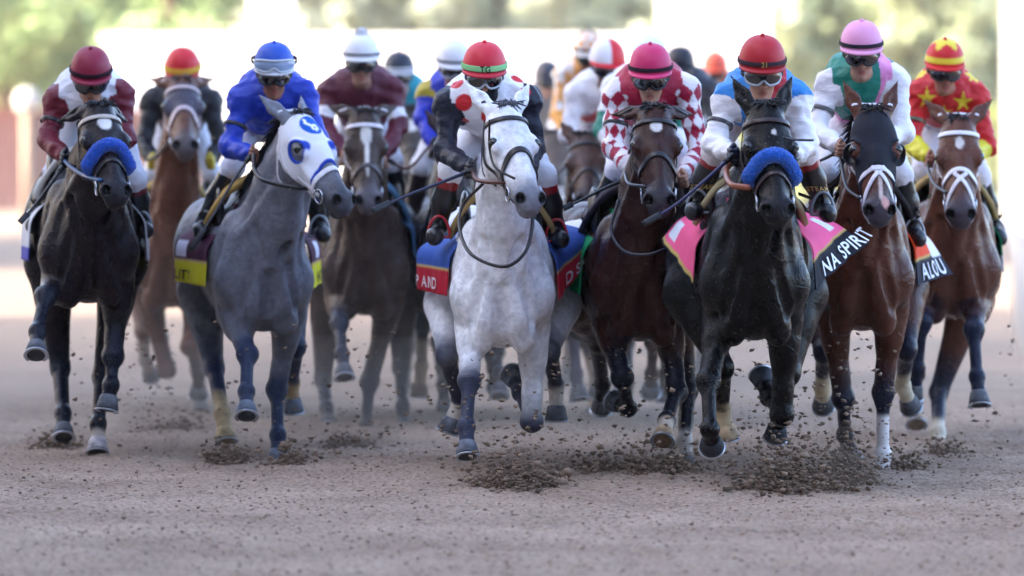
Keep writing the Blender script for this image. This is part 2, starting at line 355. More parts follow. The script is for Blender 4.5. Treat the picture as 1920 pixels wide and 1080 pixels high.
# dust hanging low in the air behind the leaders
def dust(c, r, dens, name='dust', col='e8dacb'):
    g = Geo(); sph(g, (0,0,0), 1, (0,0,0), 14); V = np.array(g.V)*np.array(r)+np.array(c)
    m = bpy.data.materials.new('dust_air'); m.use_nodes = True; t = m.node_tree; t.nodes.remove(t.nodes['Principled BSDF'])
    v = t.nodes.new('ShaderNodeVolumePrincipled'); v.inputs['Density'].default_value = dens; v.inputs['Color'].default_value = (*hx(col), 1); v.inputs['Anisotropy'].default_value = .2
    t.links.new(v.outputs[0], t.nodes['Material Output'].inputs['Volume']); mk(name, V, g.F, m, kind='stuff')
for z_, k_ in ((.45,1.), (.75,.9), (1.05,1.1), (1.35,.95)): dust((-1.0+.3*k_, 32.5*k_**.1, .1), (5.2*k_, 4.6, z_), .009)
dust((-1.2, 30.2, .1), (2.6, 2.0, .55), .05)
dust((.2, 40, .5), (9, 9, 1.9), .024)
for px_, d_, r_, k_ in ((972,25.5,(.36,.22,.20),.9),(1490,25.3,(.50,.25,.26),.9),(1235,26.8,(.45,.3,.2),.7),(430,27.7,(.26,.2,.14),.8),(1590,25.9,(.25,.2,.32),.7),(330,30.6,(.4,.3,.22),.7),(110,29,(.24,.2,.13),.7),(640,29.2,(.4,.3,.2),.7)):
    dust((P(px_,900,d_)[0], d_, .03), r_, k_, 'dust', 'a8917e')

# ------------------------------------------------------------------ grandstand (its long evening shadow lies over the track)
M_WALL = mat('pale_wall', hx('cfc8bd'), .8, .2, namt=.1, nscale=2)
M_ROOF = mat('grey_roof', hx('6d6f75'), .7, .2)
def building(label, x0, x1, y0, y1, hgt, turned=0):
    o = thing('grandstand', label, 'grandstand', ((x0+x1)/2, (y0+y1)/2, 0))
    g = Geo(); g.add(*box(((x0+x1)/2, (y0+y1)/2, hgt/2), ((x1-x0)/2, (y1-y0)/2, hgt/2))); 
    for k in range(5 if not turned else 0):
        f = k/5; g.add(*box((x1+1.5+(5-k)*1.2, (y0+y1)/2, .5+k*1.3), ((5-k)*1.2+1.4, (y1-y0)/2-.5, .5+k*1.3-.01*k)))
    g.mk('wall', M_WALL if not turned else mat('light_block_stand', hx('55504c'), .8, .2, namt=.3, nscale=1), o, smooth=False)  # dark wall colour keeps the added stand from bouncing light forward
    g = Geo(); g.add(*box(((x0+x1)/2+3, (y0+y1)/2, hgt+.6), ((x1-x0)/2+5, (y1-y0)/2+.3, .55))); g.mk('roof', M_ROOF, o, smooth=False); return o
building('long pale grandstand beside the track, outside the picture to the left', -70, -34, -70, 43, 34)
building('unseen dark stand added behind the camera to block light from the front', -33, 60, -60, -24, 27, 1)  # added block, never in view: darkens the frontal light on the horses
building('pale clubhouse block beyond the long grandstand, outside the picture to the left', -70, -40, 72, 104, 34)

# ------------------------------------------------------------------ far background, beyond the turn
M_WHITE = mat('white_canvas', hx('f2f2f0'), .7, .2)
M_WPAINT = mat('white_paint', hx('ececec'), .5, .3)
M_FENCE = mat('red_brown_boards', hx('5e3c38'), .8, .2, namt=.12, nscale=3)
M_BARK = mat('bark', hx('4a3d32'), .9, .1, namt=.2, nscale=6)
mq = thing('marquee', 'long white marquee with a flat top across the far side of the track', 'marquee', (-5.5,190,0))
g = Geo(); y = 190; x0, x1 = -15.6, 9.0
g.add(*box(((x0+x1)/2, y, 3.15), ((x1-x0)/2, 4, 3.15))); g.mk('wall', M_WHITE, mq, smooth=False)
g = Geo(); g.add(*box(((x0+x1)/2, y, 6.45), ((x1-x0)/2+.3, 4.3, .13))); g.mk('roof', M_WHITE, mq, smooth=False)
for i in range(9):
    g = Geo(); g.add(*box((x0+.6+i*(x1-x0-1.2)/8, y-4.15, 3.1), (.10,.10,3.1))); g.mk('pole', M_WPAINT, mq, smooth=False)
def tower(x0, x1, d, z1, label, name='tower', cat='tower'):
    a = P(x0, 300, d)[0]; b = P(x1, 300, d)[0]; o = thing(name, label, cat, ((a+b)/2, d, 0)); g = Geo(); hw = (b-a)/2
    g.add(*box(((a+b)/2, d, z1/2), (hw, .8, z1/2))); g.mk('shaft', M_WPAINT, o, smooth=False); g = Geo()
    g.add(*box(((a+b)/2, d, z1+.3), (hw+.15, .95, .3))); g.mk('cap', M_WPAINT, o, smooth=False)
    g = Geo(); g.add(*box(((a+b)/2, d, .25), (hw+.12, .92, .25))); g.mk('plinth', M_WALL, o, smooth=False); return o
tower(472, 548, 215, 13, 'white tower rising above the marquee, left of the white helmet')
tower(1238, 1330, 205, 15, 'broad white tower rising behind the dark helmets right of centre')
tower(1350, 1440, 225, 9.0, 'lower white tower above the red helmet of the rider on the black horse')
tower(1886, 1925, 112, 9, 'tall white post at the right edge beside the rail', 'finish_post', 'post')
fo = thing('board_fence', 'red brown board fence blurred far behind the leftmost horse', 'fence', (-17,165,0))
g = Geo()
for i in range(20): g.add(*box((-25+i*.75, 165, 1.75), (.36, .05, 1.75)))
g.mk('boards', M_FENCE, fo, smooth=False)
for i in range(6):
    g = Geo(); g.add(*box((-25+i*2.8, 164.85, 1.85), (.10,.09,1.85))); g.mk('post', M_WPAINT, fo, smooth=False)
# white round lamp box on a post, far left
sp = thing('signal_post', 'pale post with a round white head far off at the left edge', 'post', (*P(52,300,120)[:2],0))
a = P(52, 190, 120); V, F = tube([(a[0],a[1],0),(a[0],a[1],a[2])], .16, 8); mk('shaft', V, F, mat('tan_post', hx('8f7a66'), .7), sp)
g = Geo(); sph(g, a, .34, (0,0,0)); mk('lamp_head', g.V, g.F, mat('dull_white', hx('b4b0aa'), .6), sp)
# inside rail on the right
rl = thing('running_rail', 'white running rail curving away along the right edge of the track', 'rail', (5,45,0)); 
pth = bez([(3.45,27,0),(3.75,32,0),(4.3,40,0),(5.3,50,0),(7.5,64,0),(12,82,0)], 10)
V, F = tube(pth+[0,0,1.12], .05, 8); mk('rail_bar', V, F, M_WPAINT, rl)
acc = 0; prev = pth[0]
for p in pth[1:]:
    acc += np.linalg.norm(p-prev); prev = p
    if acc > 2.2:
        acc = 0; V, F = tube([p, p+[.0,0,.8], p+[-.05,0,1.1]], .035, 6); mk('post', V, F, M_WPAINT, rl)

# trees far behind
def leaf_mat(nm, h):
    return mat(nm, attr=True, rough=.7, spec=.2)
M_LEAF = leaf_mat('leaves', None)
def tree(x, y, hgt, rad, col, label):
    o = thing('tree', label, 'tree', (x, y, 0), 'trees beyond the far turn')
    r = np.random.default_rng(int(abs(x)*13+y)); V = []; F = []; g = Geo()
    g.add(*tube(bez([(x,y,0),(x+.2,y,hgt*.35),(x-.1,y,hgt*.8)], 5), np.linspace(.38,.1,11), 8), (0,0,0))
    blobs = []
    for k in range(16):
        a = r.uniform(0, 6.3); rr = rad*r.uniform(.15,.8); zc = hgt*(.38+.5*r.random()); c = np.array([x+rr*math.cos(a), y+rr*math.sin(a), zc]); blobs.append((c, rad*r.uniform(.28,.5)))
        if k < 7: g.add(*tube(bez([(x,y,hgt*.3),((x+c[0])/2,(y+c[1])/2,zc*.75),c], 3), np.linspace(.14,.03,7), 5), (0,0,0))
    mk('trunk', g.V, g.F, M_BARK, o)
    n = 2400; b = r.integers(0, 16, n); cc = np.array([blobs[i][0] for i in b]); br = np.array([blobs[i][1] for i in b]); dv = r.normal(size=(n,3)); dv /= np.linalg.norm(dv, axis=1)[:,None]
    pc = cc+dv*(br*r.uniform(.45,1.05,n))[:,None]*[1,1,.8]; u = r.normal(size=(n,3)); u /= np.linalg.norm(u,axis=1)[:,None]; v = np.cross(u, r.normal(size=(n,3))); v /= np.linalg.norm(v,axis=1)[:,None]
    sz = r.uniform(.22,.5,n)[:,None]; V = np.stack([pc-u*sz, pc-v*sz*.5, pc+u*sz, pc+v*sz*.5], 1).reshape(-1,3); F = np.arange(4*n).reshape(n,4)
    c = np.repeat(np.array(hx(col))[None]*r.uniform(.92,1.08,(n,1)), 4, 0); mk('crown', V, F, M_LEAF, o, c, smooth=False)
tl = ['dense green tree beyond the turn above the leftmost rider', 'tree with haze-paled leaf colour beyond the marquee, over the centre of the field', 'olive tree in the far line right of the towers, over the rightmost riders']
for i in range(60):
    px = -60+(i % 30)*72+random.uniform(-20,20)+(36 if i >= 30 else 0); d = (245 if i < 30 else 285)+random.uniform(-12,25); x = P(px, 300, d)[0]
    k = 0 if px < 420 else 1 if px < 1240 else 2
    tree(x, d, (15 if i < 30 else 18)+random.uniform(-2.5,3), 2.9+random.random(), ('93a678','a9b09a','a7b08c')[k], tl[k])  # far haze is put into these pale leaf colours
hd = thing('hedge', 'low pale green hedge far behind the rightmost horse', 'hedge', (14,150,0))
r = np.random.default_rng(3); n = 7000; pc = np.stack([r.uniform(6,24,n), r.uniform(149,151.5,n), 3.4*r.random(n)**.8], 1); u = r.normal(size=(n,3))*.16; v = r.normal(size=(n,3))*.12
V = np.stack([pc-u,pc-v,pc+u,pc+v],1).reshape(-1,3); mk('foliage', V, np.arange(4*n).reshape(n,4), M_LEAF, hd, np.repeat(np.array(hx('a9b06a'))[None]*r.uniform(.6,1.3,(n,1)),4,0), smooth=False)

# ------------------------------------------------------------------ horses
def step(p0, px, L, sg, d0):
    """next joint: under a photo pixel, one bone length away; sg +1 nearer to the camera, -1 farther"""
    q = P(px[0], px[1], d0); w2 = np.linalg.norm(q-p0); dz = math.sqrt(max(0, L*L-w2*w2))
    d = d0-sg*dz; return P(px[0], px[1], d), d

class Horse: pass
def make_horse(name, label, d, chest, poll, muzzle, legs, coat, yaw=0, s=1.06, roll=0, hd=.78, pts=None, socks=(0,0,0,0), muz='2a2426',
               marks=None, vox=.012, ears=(.8,.45,.15), mane='15110f', hoofc='54565c', grey=False, msign=1, pitch=0, ptlo=.5, headyaw=0, face=None, hw=.82, mlen=1., mside=0):
    h = Horse(); h.s = s; h.d = d
    ya = R(yaw); pi_ = R(pitch)
    f0 = np.array([math.sin(ya), -math.cos(ya), 0]); r_ = np.array([math.cos(ya), math.sin(ya), 0]); u0 = np.array([0,0,1.])
    fw = f0*math.cos(pi_)+u0*math.sin(pi_); up = u0*math.cos(pi_)-f0*math.sin(pi_)
    A3 = np.array([r_, fw, up])
    O = P(chest[0], chest[1], d)-s*(.45*fw+1.10*up)
    T = lambda a, b, c: O+s*(a*r_+b*fw+c*up)
    h.T, h.r, h.fw, h.up = T, r_, fw, up
    base = np.array([*T(0,-.3,0)[:2], 0.0])
    h.root = thing('horse', label, 'horse', base, 'racehorses in the galloping field')
    # head frame
    dp = d-s*(hd-.45); Pp = P(poll[0], poll[1], dp)
    Pm, dm = step(Pp, muzzle, .60*s, msign, dp)
    hv = nrm(Pm-Pp); hs = s*1.04
    n_ = nrm(u0-hv*np.dot(u0, hv)); l_ = nrm(np.cross(n_, hv))
    if headyaw or roll:
        a = R(roll); n_, l_ = n_*math.cos(a)+l_*math.sin(a), l_*math.cos(a)-n_*math.sin(a)
    H = lambda S, L, N: Pp+hs*(S*hv+L*l_+N*n_)
    AH = np.array([hv, l_, n_]); h.H, h.AH, h.hs, h.Pp = H, AH, hs, Pp
    HE = lambda c, r, k=.03, op='u', A=None: E(H(*c), np.array(r)*hs, AH if A is None else A, k, op)
    TE = lambda c, r, k=.08, op='u', A=None: E(T(*c), np.array(r)*s, A3 if A is None else A, k, op)
    body = [TE((0,-.25,1.17),(.30,.60,.36)), TE((0,-.70,1.20),(.33*(.3+.7*hw),.50,.32)), TE((0,-.02,1.48),(.07,.34,.10)), TE((0,-.5,1.48),(.12,.5,.10)),
            TE((0,.30,1.12),(.19,.20,.29)), TE((0,.22,.90),(.13,.26,.10))]
    for q in (-1, 1):
        body += [TE((q*.19*hw,-.88,1.26),(.19,.34,.27)), TE((q*.20*hw,-1.0,1.05),(.15,.22,.30)), TE((q*.22*hw,-.64,1.40),(.07,.09,.07),.06)]
        ta = R(24); Ash = np.array([r_, fw*math.cos(ta)-up*math.sin(ta), up*math.cos(ta)+fw*math.sin(ta)])
        body += [TE((q*.158,.14,1.17),(.095,.17,.31),.06,'u',Ash), TE((q*.142,.30,1.18),(.078,.10,.23),.05,'u',Ash)]
        body += [TE((q*.085,.44,.99),(.095,.11,.15),.028), TE((q*.185,.34,1.08),(.08,.12,.15),.06), TE((q*.11,.40,.86),(.07,.09,.09),.03)]
    for q in (-1,1):
        body += [TE((q*.19,.13,1.00),(.055,.13,.14),.03), TE((q*.155,.38,1.20),(.05,.07,.13),.025)]
    grooves = [C(T(0,.595,1.10), T(0,.515,.84), .040*s, .038*s, None, 1, .022, 's')]
    for q in (-1,1):
        grooves += [C(T(q*.115,.575,1.16), T(q*.165,.49,.93), .036*s, .034*s, None, 1, .020, 's'), C(T(q*.235,.30,1.32), T(q*.275,.24,1.06), .026*s, .026*s, None, 1, .022, 's'),
                    C(T(q*.160,.505,1.32), T(q*.200,.485,1.16), .032*s, .030*s, None, 1, .022, 's'), C(T(q*.09,.60,1.36), T(q*.05,.62,1.12), .030*s, .030*s, None, 1, .03, 's')]
    # neck: crest, throat and filling, each a squashed cone
    cr0, cr1 = T(0,.02,1.50), H(.01,0,-.06); th0, th1 = T(0,.42,1.16), H(.17,0,-.20); md0, md1 = T(0,.22,1.32), H(.07,0,-.12)
    cm = (cr0+cr1)/2+.05*s*up; tm = (th0+th1)/2-.01*s*fw; mm = (md0+md1)/2+.01*up
    body += [C(cr0, cm, .10*s, .065*s, r_, .8, .08), C(cm, cr1, .065*s, .07*s, r_, .9, .06),
             C(th0, tm, .170*s, .115*s, r_, .98, .08), C(tm, th1, .120*s, .072*s, r_, .9, .06),
             C(md0, mm, .190*s, .150*s, r_, .84, .08), C(mm, md1, .165*s, .105*s, r_, .82, .06)]
    for q in (-1,1): body.append(C(T(q*.13,.36,1.25), H(.20,q*.055,-.16), .070*s, .035*s, None, 1, .028))
    # head
    head = [HE((.07,0,-.075),(.13,.092,.095),.04), HE((.17,0,-.062),(.15,.112,.066),.04), C(H(.12,0,-.10), H(.50,0,-.068), .105*hs, .058*hs, l_, .92, .04),
            C(H(.24,0,-.036), H(.47,0,-.030), .050*hs, .034*hs, l_, 1.0, .02), HE((.535,0,-.070),(.078,.068,.064),.04), HE((.55,0,-.125),(.052,.046,.036),.02),
            HE((.588,0,-.085),(.035,.052,.05),.02), C(H(.26,0,-.19), H(.50,0,-.13), .05*hs, .033*hs, l_, .9, .03)]
    for q in (-1,1):
        head += [HE((.17,q*.052,-.175),(.125,.048,.105),.035), HE((.205,q*.098,-.042),(.058,.032,.036),.018), HE((.30,q*.072,-.085),(.10,.022,.018),.02),
                 HE((.545,q*.050,-.045),(.045,.036,.038),.02), HE((.40,q*.055,-.10),(.10,.02,.05),.03)]
    ef, el_, en = ears
    for q in (-1,1):
        b0 = H(-.02, q*.068, -.045); ed = nrm(-ef*hv+q*el_*l_+en*n_); fn = nrm(np.cross(ed, np.cross(n_*.8+q*l_*.5, ed)))
        b1 = b0+ed*.075*hs; b2 = b0+ed*.20*hs
        head += [C(b0-ed*.03, b1, .036*hs, .040*hs, fn, .55, .02), C(b1, b2, .040*hs, .006, fn, .5, .015)]
        head.append(HE((0,0,0),(.02,.02,.02),.012,'s')); head[-1] = E(b0+ed*.085*hs+fn*.028*hs, np.array([.065,.020,.020])*hs, np.array([ed, nrm(np.cross(fn, ed)), fn]), .012, 's')
    holes = [HE((.562,q*.055,-.030),(.030,.018,.020),.012,'s') for q in (-1,1)] + [HE((.21,q*.142,-.055),(.034,.022,.022),.012,'s') for q in (-1,1)]
    holes += [HE((.585,0,-.118),(.05,.09,.005),.010,'s')]
    # legs: photo pixels of knee/hock, fetlock, hoof with depth signs
    chains = []; limb = []
    for i, lg in enumerate(legs):
        q = -1 if i % 2 == 0 else 1
        if lg is None: chains.append(None); continue
        if i < 2:
            sp = T(q*.175,.34,1.08); e = T(q*.160,.20,.90)
            if len(lg) == 4: e = P(*lg[3], d-s*(.20-.45))
            ed = float(e[1]); k, kd = step(e, lg[0][:2], .43*s, lg[0][2], ed); ft, fd = step(k, lg[1][:2], .29*s, lg[1][2], kd); hf, hd_ = step(ft, lg[2][:2], .145*s, lg[2][2], fd)
            bk = nrm(-fw*.8+.2*up)
            limb += [C(sp, e, .090*s, .080*s, None, 1, .05), C(e, k, .074*s, .044*s, None, 1, .05), E(e*.76+k*.24, np.array([.072,.095,.14])*s, basis(k-e, r_), .05),
                     E(k, np.array([.064,.060,.062])*s, basis(ft-k, r_), .016), E(k*.85+ft*.15, np.array([.048,.046,.04])*s, basis(ft-k, r_), .016), C(k, ft, .037*s, .032*s, None, 1, .02), C(k+bk*.02*s, ft+bk*.018*s, .026*s, .028*s, None, 1, .02),
                     E(ft, np.array([.050,.053,.048])*s, basis(hf-ft, r_), .016), E(ft+bk*.03*s, np.array([.036]*3)*s, None, .02), C(ft, ft*.25+hf*.75, .036*s, .042*s, None, 1, .02), C(k*.7+e*.3, k, .047*s, .046*s, None, 1, .03)]
            chains.append((e, k, ft, hf))
        else:
            hp = T(q*.215*hw,-.84,1.22); st = T(q*.285*hw,-.60,1.0)
            if len(lg) == 4: st = P(*lg[3], d-s*(-.60-.45))
            k, kd = step(st, lg[0][:2], .47*s, lg[0][2], float(st[1])); ft, fd = step(k, lg[1][:2], .38*s, lg[1][2], kd); hf, hd_ = step(ft, lg[2][:2], .145*s, lg[2][2], fd)
            limb += [C(hp, st, .18*s, .135*s, None, 1, .08), C(st, k, .125*s, .052*s, None, 1, .06), E(st*.7+k*.3, np.array([.09,.12,.16])*s, basis(k-st, r_), .05),
                     E(k, np.array([.054,.068,.07])*s, basis(ft-k, r_), .025), C(k, ft, .047*s, .038*s, None, 1, .03), E(ft, np.array([.048,.052,.05])*s, basis(hf-ft, r_), .02), C(ft, ft*.25+hf*.75, .039*s, .042*s, None, 1, .02)]
            chains.append((st, k, ft, hf))
    h.chains = chains
    V, F = solid(body+grooves+limb+head+holes, vox, 1)
    h.bvh = bvh_of(V, F); h.V, h.F = V, F; h.headprims = head
    # coat colour: base, black points on the legs, socks, muzzle, face markings
    base_c = np.array(hx(coat))*(1.12 if grey else .72); c = np.tile(base_c, (len(V), 1))
    L = ((V-Pp)@AH.T)/hs; S_, L_, N_ = L[:,0], L[:,1], L[:,2]
    loc = ((V-O)@A3.T)/s
    c *= (1+.16*sines(V, 9, 3)+.12*sines(V, 27, 4)+.10*sines(V, 75, 14))[:, None]
    if grey:
        c = mixc(c, np.array(hx(grey)), .75*ss(sines(V, 26, 5)+.4*sines(V, 60, 8), -.05, .4)*ss(loc[:,1]*-1, -.9, .2)+.12)
    best = np.full(len(V), 9.); u = np.zeros(len(V)); li = np.zeros(len(V), int)
    for i, ch in enumerate(chains):
        if ch is None: continue
        for j in range(3):
            dd, t = seg(V, ch[j], ch[j+1]); up_ = dd < best
            best = np.where(up_, dd, best); u = np.where(up_, j+t, u); li = np.where(up_, i, li)
    isl = best < .16
    if pts: c = mixc(c, np.array(hx(pts)), ss(u+.12*sines(V, 22, 6), ptlo, ptlo+.45)*isl)
    for i, so in enumerate(socks):
        if so: c = mixc(c, np.array(hx(so[1] if isinstance(so, tuple) else 'cfc6bd')), ss(u+.16*sines(V, 34, 9), (so[0] if isinstance(so, tuple) else so), (so[0] if isinstance(so, tuple) else so)+.22)*isl*(li == i))
    ish = (np.abs(L_) < .16)*(N_ < .1)*(N_ > -.26)*(S_ > -.1)*(S_ < .75)
    c = mixc(c, np.array(hx(muz)), ish*ss(S_, .40, .53)*.92)
    c = mixc(c, np.array(hx('080606')), ish*ss(-np.linalg.norm((L-[.562,0,-.030])*[1,1,1]-np.stack([S_*0, np.sign(L_)*.055, S_*0], 1), axis=1), -.036, -.02))
    if marks is not None: c = marks(c, S_, L_, N_, ish)
    h.body = mk('body', V, F, M_GREY if grey else M_COAT, h.root, c)
    # eyes, hooves
    for q in (-1,1):
        ep, en_, _, _ = h.bvh.find_nearest(Vector(H(.21, q*.17, -.055))); ep = np.array(ep)-np.array(en_)*.019*hs
        g = Geo(); sph(g, ep, .029*hs, (0,0,0)); mk('eye', g.V, g.F, M_EYE, h.root)
    for i, ch in enumerate(chains):
        if ch is None: continue
        hoof(ch, s, r_, fw, h.root, hoofc if not (isinstance(socks[i], tuple) and len(socks[i]) > 2) else socks[i][2])
    # forelock, mane, tail
    hc = np.array(hx(mane)); g = Geo()
    for i in range(46):
        a, b = RNG.uniform(-1,1), RNG.uniform(0,1); p0 = H(-.015+.02*b, a*.028, .0)
        p1 = p0+hs*(-hv*.012*RNG.uniform(0,2)+l_*(a*.02)+n_*.022*RNG.uniform(.3,1)); p2 = p1+hs*(hv*RNG.uniform(-.01,.045)+l_*(a*.03+RNG.normal()*.015)+n_*RNG.uniform(-.01,.015))
        g.add(*tube(bez([p0,p1,p2], 4), [.006]*4+[.005]*3+[.001], 4), hc*RNG.uniform(.7,1.5))
    g.mk('forelock', M_HAIR, h.root); g = Geo()
    side = mside or (1 if RNG.random() < .5 else -1)
    for i in range(240):
        t = (i/240)**.9; p0 = cr1*(1-t)+(cm*(2*t*(1-t)) if 0 else 0)+cr0*t+up*(.055+.10*t*(1-t))*s+r_*RNG.uniform(-.02,.02)-fw*.03*s
        lf = (.10+.1*RNG.random())*(.35+min(1, t*2))*mlen; p1 = p0+up*.02*RNG.uniform(.2,1)+r_*side*.025-fw*.04; p2 = p1+r_*side*(.03+.03*RNG.random())*mlen**1.5-up*lf*.7-fw*lf*.6
        g.add(*tube(bez([p0,p1,p2], 4), [.008]*4+[.006]*3+[.002], 4), hc*RNG.uniform(.6,1.5))
    g.mk('mane', M_HAIR, h.root)
    g = Geo()
    for i in range(90):
        a = RNG.normal(size=3)*.05; p0 = T(0,-1.17,1.42)+a*.3; p1 = T(0,-1.42,1.40)+a; p2 = T(0,-1.75,1.1)+a*2.4
        g.add(*tube(bez([p0,p1,p2], 4), [.010]*4+[.008]*3+[.002], 4), hc*RNG.uniform(.6,1.5))
    g.mk('tail', M_HAIR, h.root)
    return h
def basis(v, r_):
    """rows: lateral, fore-aft, along v"""
    w_ = nrm(v); a = nrm(r_-w_*np.dot(r_, w_)); return np.array([a, np.cross(w_, a), w_])
def hoof(ch, s, r_, fw, parent, hc):
    k, ft, hf = ch[1], ch[2], ch[3]; ax = nrm(hf-ft); B = basis(ax, r_); lat = B[0]; fr = B[1]
    cn = nrm(ft-k); fr = nrm(fr); 
    if np.dot(fr, fw) < 0 and abs(np.dot(ax, [0,0,1])) > .3 and ax[2] < 0: fr = -fr
    elif ax[2] >= 0 and np.dot(fr, [0,0,1]) < 0: fr = -fr
    # the toe leans forward of the leg
    so = nrm(ax*.93-fr*.25); c0 = ft*.35+hf*.65; g = Geo(); n = 22; V = []; F = []
    rings = [(0,.044,.046,0), (.012,.050,.050,.002), (.05,.057,.057,.014), (.078,.063,.064,.022), (.082,.060,.061,.022), (.074,.045,.045,.022)]
    for (t, a, b, o) in rings:
        for j in range(n):
            an = 2*math.pi*j/n; y = math.cos(an); y = y if y > 0 else y*.82
            V.append(c0+s*(so*t+fr*(o+b*y)+lat*a*math.sin(an)))
    m = len(rings)
    F = [(i*n+j, i*n+(j+1) % n, (i+1)*n+(j+1) % n, (i+1)*n+j) for i in range(m-1) for j in range(n)]+[tuple((m-1)*n+j for j in range(n)), tuple(range(n-1,-1,-1))]
    b = np.array(hx(hc)); col = [b*(1.35 if i < n*2 else .9 if i < n*4 else .45) for i in range(len(V))]
    o = mk('hoof', V, F, M_HOOF, parent, col)
    pts = [c0+s*(so*.086+fr*(.024+.058*math.cos(a)*(1 if math.cos(a) > 0 else .8))+lat*.058*math.sin(a)) for a in np.linspace(-2.4, 2.4, 20)]
    V, F = strap(pts, [so]*20, .018*s, .007*s); mk('horseshoe', V, F, M_ALU, o)
    return o

# tack -------------------------------------------------------------
def head_ring(h, S, tilt, a0, a1, n=30, off=.004, L0=0, N0=-.09):
    """points on the head's skin along a ring; angle 0 is the front of the face"""
    pts, nor = [], []
    for a in np.linspace(R(a0), R(a1), n):
        dr = h.AH[1]*math.sin(a)+h.AH[2]*math.cos(a); c = h.H(S+tilt*math.cos(a), L0, N0)
        hit, nn, _, _ = h.bvh.ray_cast(Vector(c+dr*.4), Vector(-dr))
        if hit is None: continue
        hit = np.array(hit)
        if np.linalg.norm(hit-c) > .26*h.hs or np.dot(hit-c, dr) < 0: continue
        pts.append(hit+dr*off); nor.append(dr)
    return np.array(pts), np.array(nor)
def on_head(h, S, L, N, off=.004):
    """nearest skin point to a head-frame position"""
    p, n_, _, _ = h.bvh.find_nearest(Vector(h.H(S, L, N))); return np.array(p)+np.array(n_)*off, np.array(n_)
def smoothpts(p, it=2):
    p = np.array(p)
    for _ in range(it): p[1:-1] = .5*p[1:-1]+.25*(p[:-2]+p[2:])
    return p
def bridle(h, col='1d1517', nose=.375, nosecol=None, ntilt=-.05, nw=.026, fleece=None, fig8=False, brow=True, browcol=None, figcol=None, cheekcol=None, reins=(), hood=False, extra=None):
    br = bpy.data.objects.new('bridle', None); COL.objects.link(br); br.parent = h.root
    s = h.hs; c = hx(col); cc = hx(cheekcol or col)
    p, n_ = head_ring(h, nose, ntilt, -165, 165, 44)
    if len(p) > 6: V, F = strap(smoothpts(p), n_, nw*s, .007); mk('noseband', V, F, M_LEATH, br, np.tile(hx(nosecol or col), (len(V), 1)))
    if brow:
        p, n_ = head_ring(h, .06, .035, -88, 88, 26, off=.006)
        if len(p) > 6: V, F = strap(smoothpts(p), n_, .024*s, .007); mk('browband', V, F, M_LEATH, br, np.tile(hx(browcol or col), (len(V), 1)))
    p, n_ = head_ring(h, -.055, 0, -95, 95, 20, off=.004)
    if len(p) > 6: V, F = strap(smoothpts(p), n_, .012*s, .004); mk('headpiece', V, F, M_LEATH, br, np.tile(cc, (len(V), 1)))
    for q in (-1,1):
        path = [(.0, q*.10, -.10), (.10, q*.115, -.15), (.20, q*.11, -.19), (.30, q*.10, -.17), (.40, q*.085, -.13), (.47, q*.08, -.105)]
        pn = [on_head(h, *x) for x in path]; p = bez([x[0] for x in pn], 6); n2 = bez([x[1] for x in pn], 6)
        V, F = strap(p, n2, .020*s, .007); mk('cheek_strap', V, F, M_LEATH, br, np.tile(cc, (len(V), 1)))
        a, na = on_head(h, .475, q*.085, -.105, .012); e1 = h.AH[0]; e2 = nrm(np.cross(na, e1))
        V, F = tube([a+.036*s*(e1*math.cos(t)+e2*math.sin(t)) for t in np.linspace(0, 2*math.pi, 20)], .006, 6); mk('bit_ring', V, F, M_METAL, br)
        pn = [on_head(h, *x) for x in [(.02, q*.10, -.10), (.12, q*.10, -.20), (.20, q*.07, -.275), (.21, q*.01, -.285)]]
        V, F = strap(bez([x[0] for x in pn], 5), bez([x[1] for x in pn], 5), .014*s, .006); mk('throat_lash', V, F, M_LEATH, br, np.tile(cc, (len(V), 1)))
    if fig8:
        for q in (-1,1):
            pn = [on_head(h, *x) for x in [(.33, -q*.03, .0), (.39, q*.02, .0), (.46, q*.07, -.04), (.53, q*.085, -.09), (.57, q*.05, -.15)]]
            V, F = strap(bez([x[0] for x in pn], 6), bez([x[1] for x in pn], 6), .022*s, .007); mk('cross_strap', V, F, M_LEATH, br, np.tile(hx(figcol or col), (len(V), 1)))
    if fleece:
        p, n_ = head_ring(h, fleece[1], fleece[2] if len(fleece) > 2 else -.05, -105, 105, 34, off=.018)
        r = .033*s*np.clip(np.sin(np.linspace(.25, math.pi-.25, len(p)))*2.2, 0, 1)
        prims = [C(p[i], p[i+1], r[i], r[i+1], None, 1, .01) for i in range(len(p)-1)]; V, F = solid(prims, .006, 1)
        V = V+vnormals(V, F)*(RNG.uniform(-1,1,len(V))*.0035+.003*sines(V, 260, 3))[:, None]
        mk('fleece_noseband', V, F, M_FLEECE, br, np.tile(hx(fleece[0]), (len(V), 1)))
    for rn in reins:              # (colour, radius, [(px,py,d),...])
        V, F = tube(bez([P(*x) for x in rn[2]], 8), rn[1], 6); mk('rein', V, F, M_LEATH, br, np.tile(hx(rn[0]), (len(V), 1)))
    return br
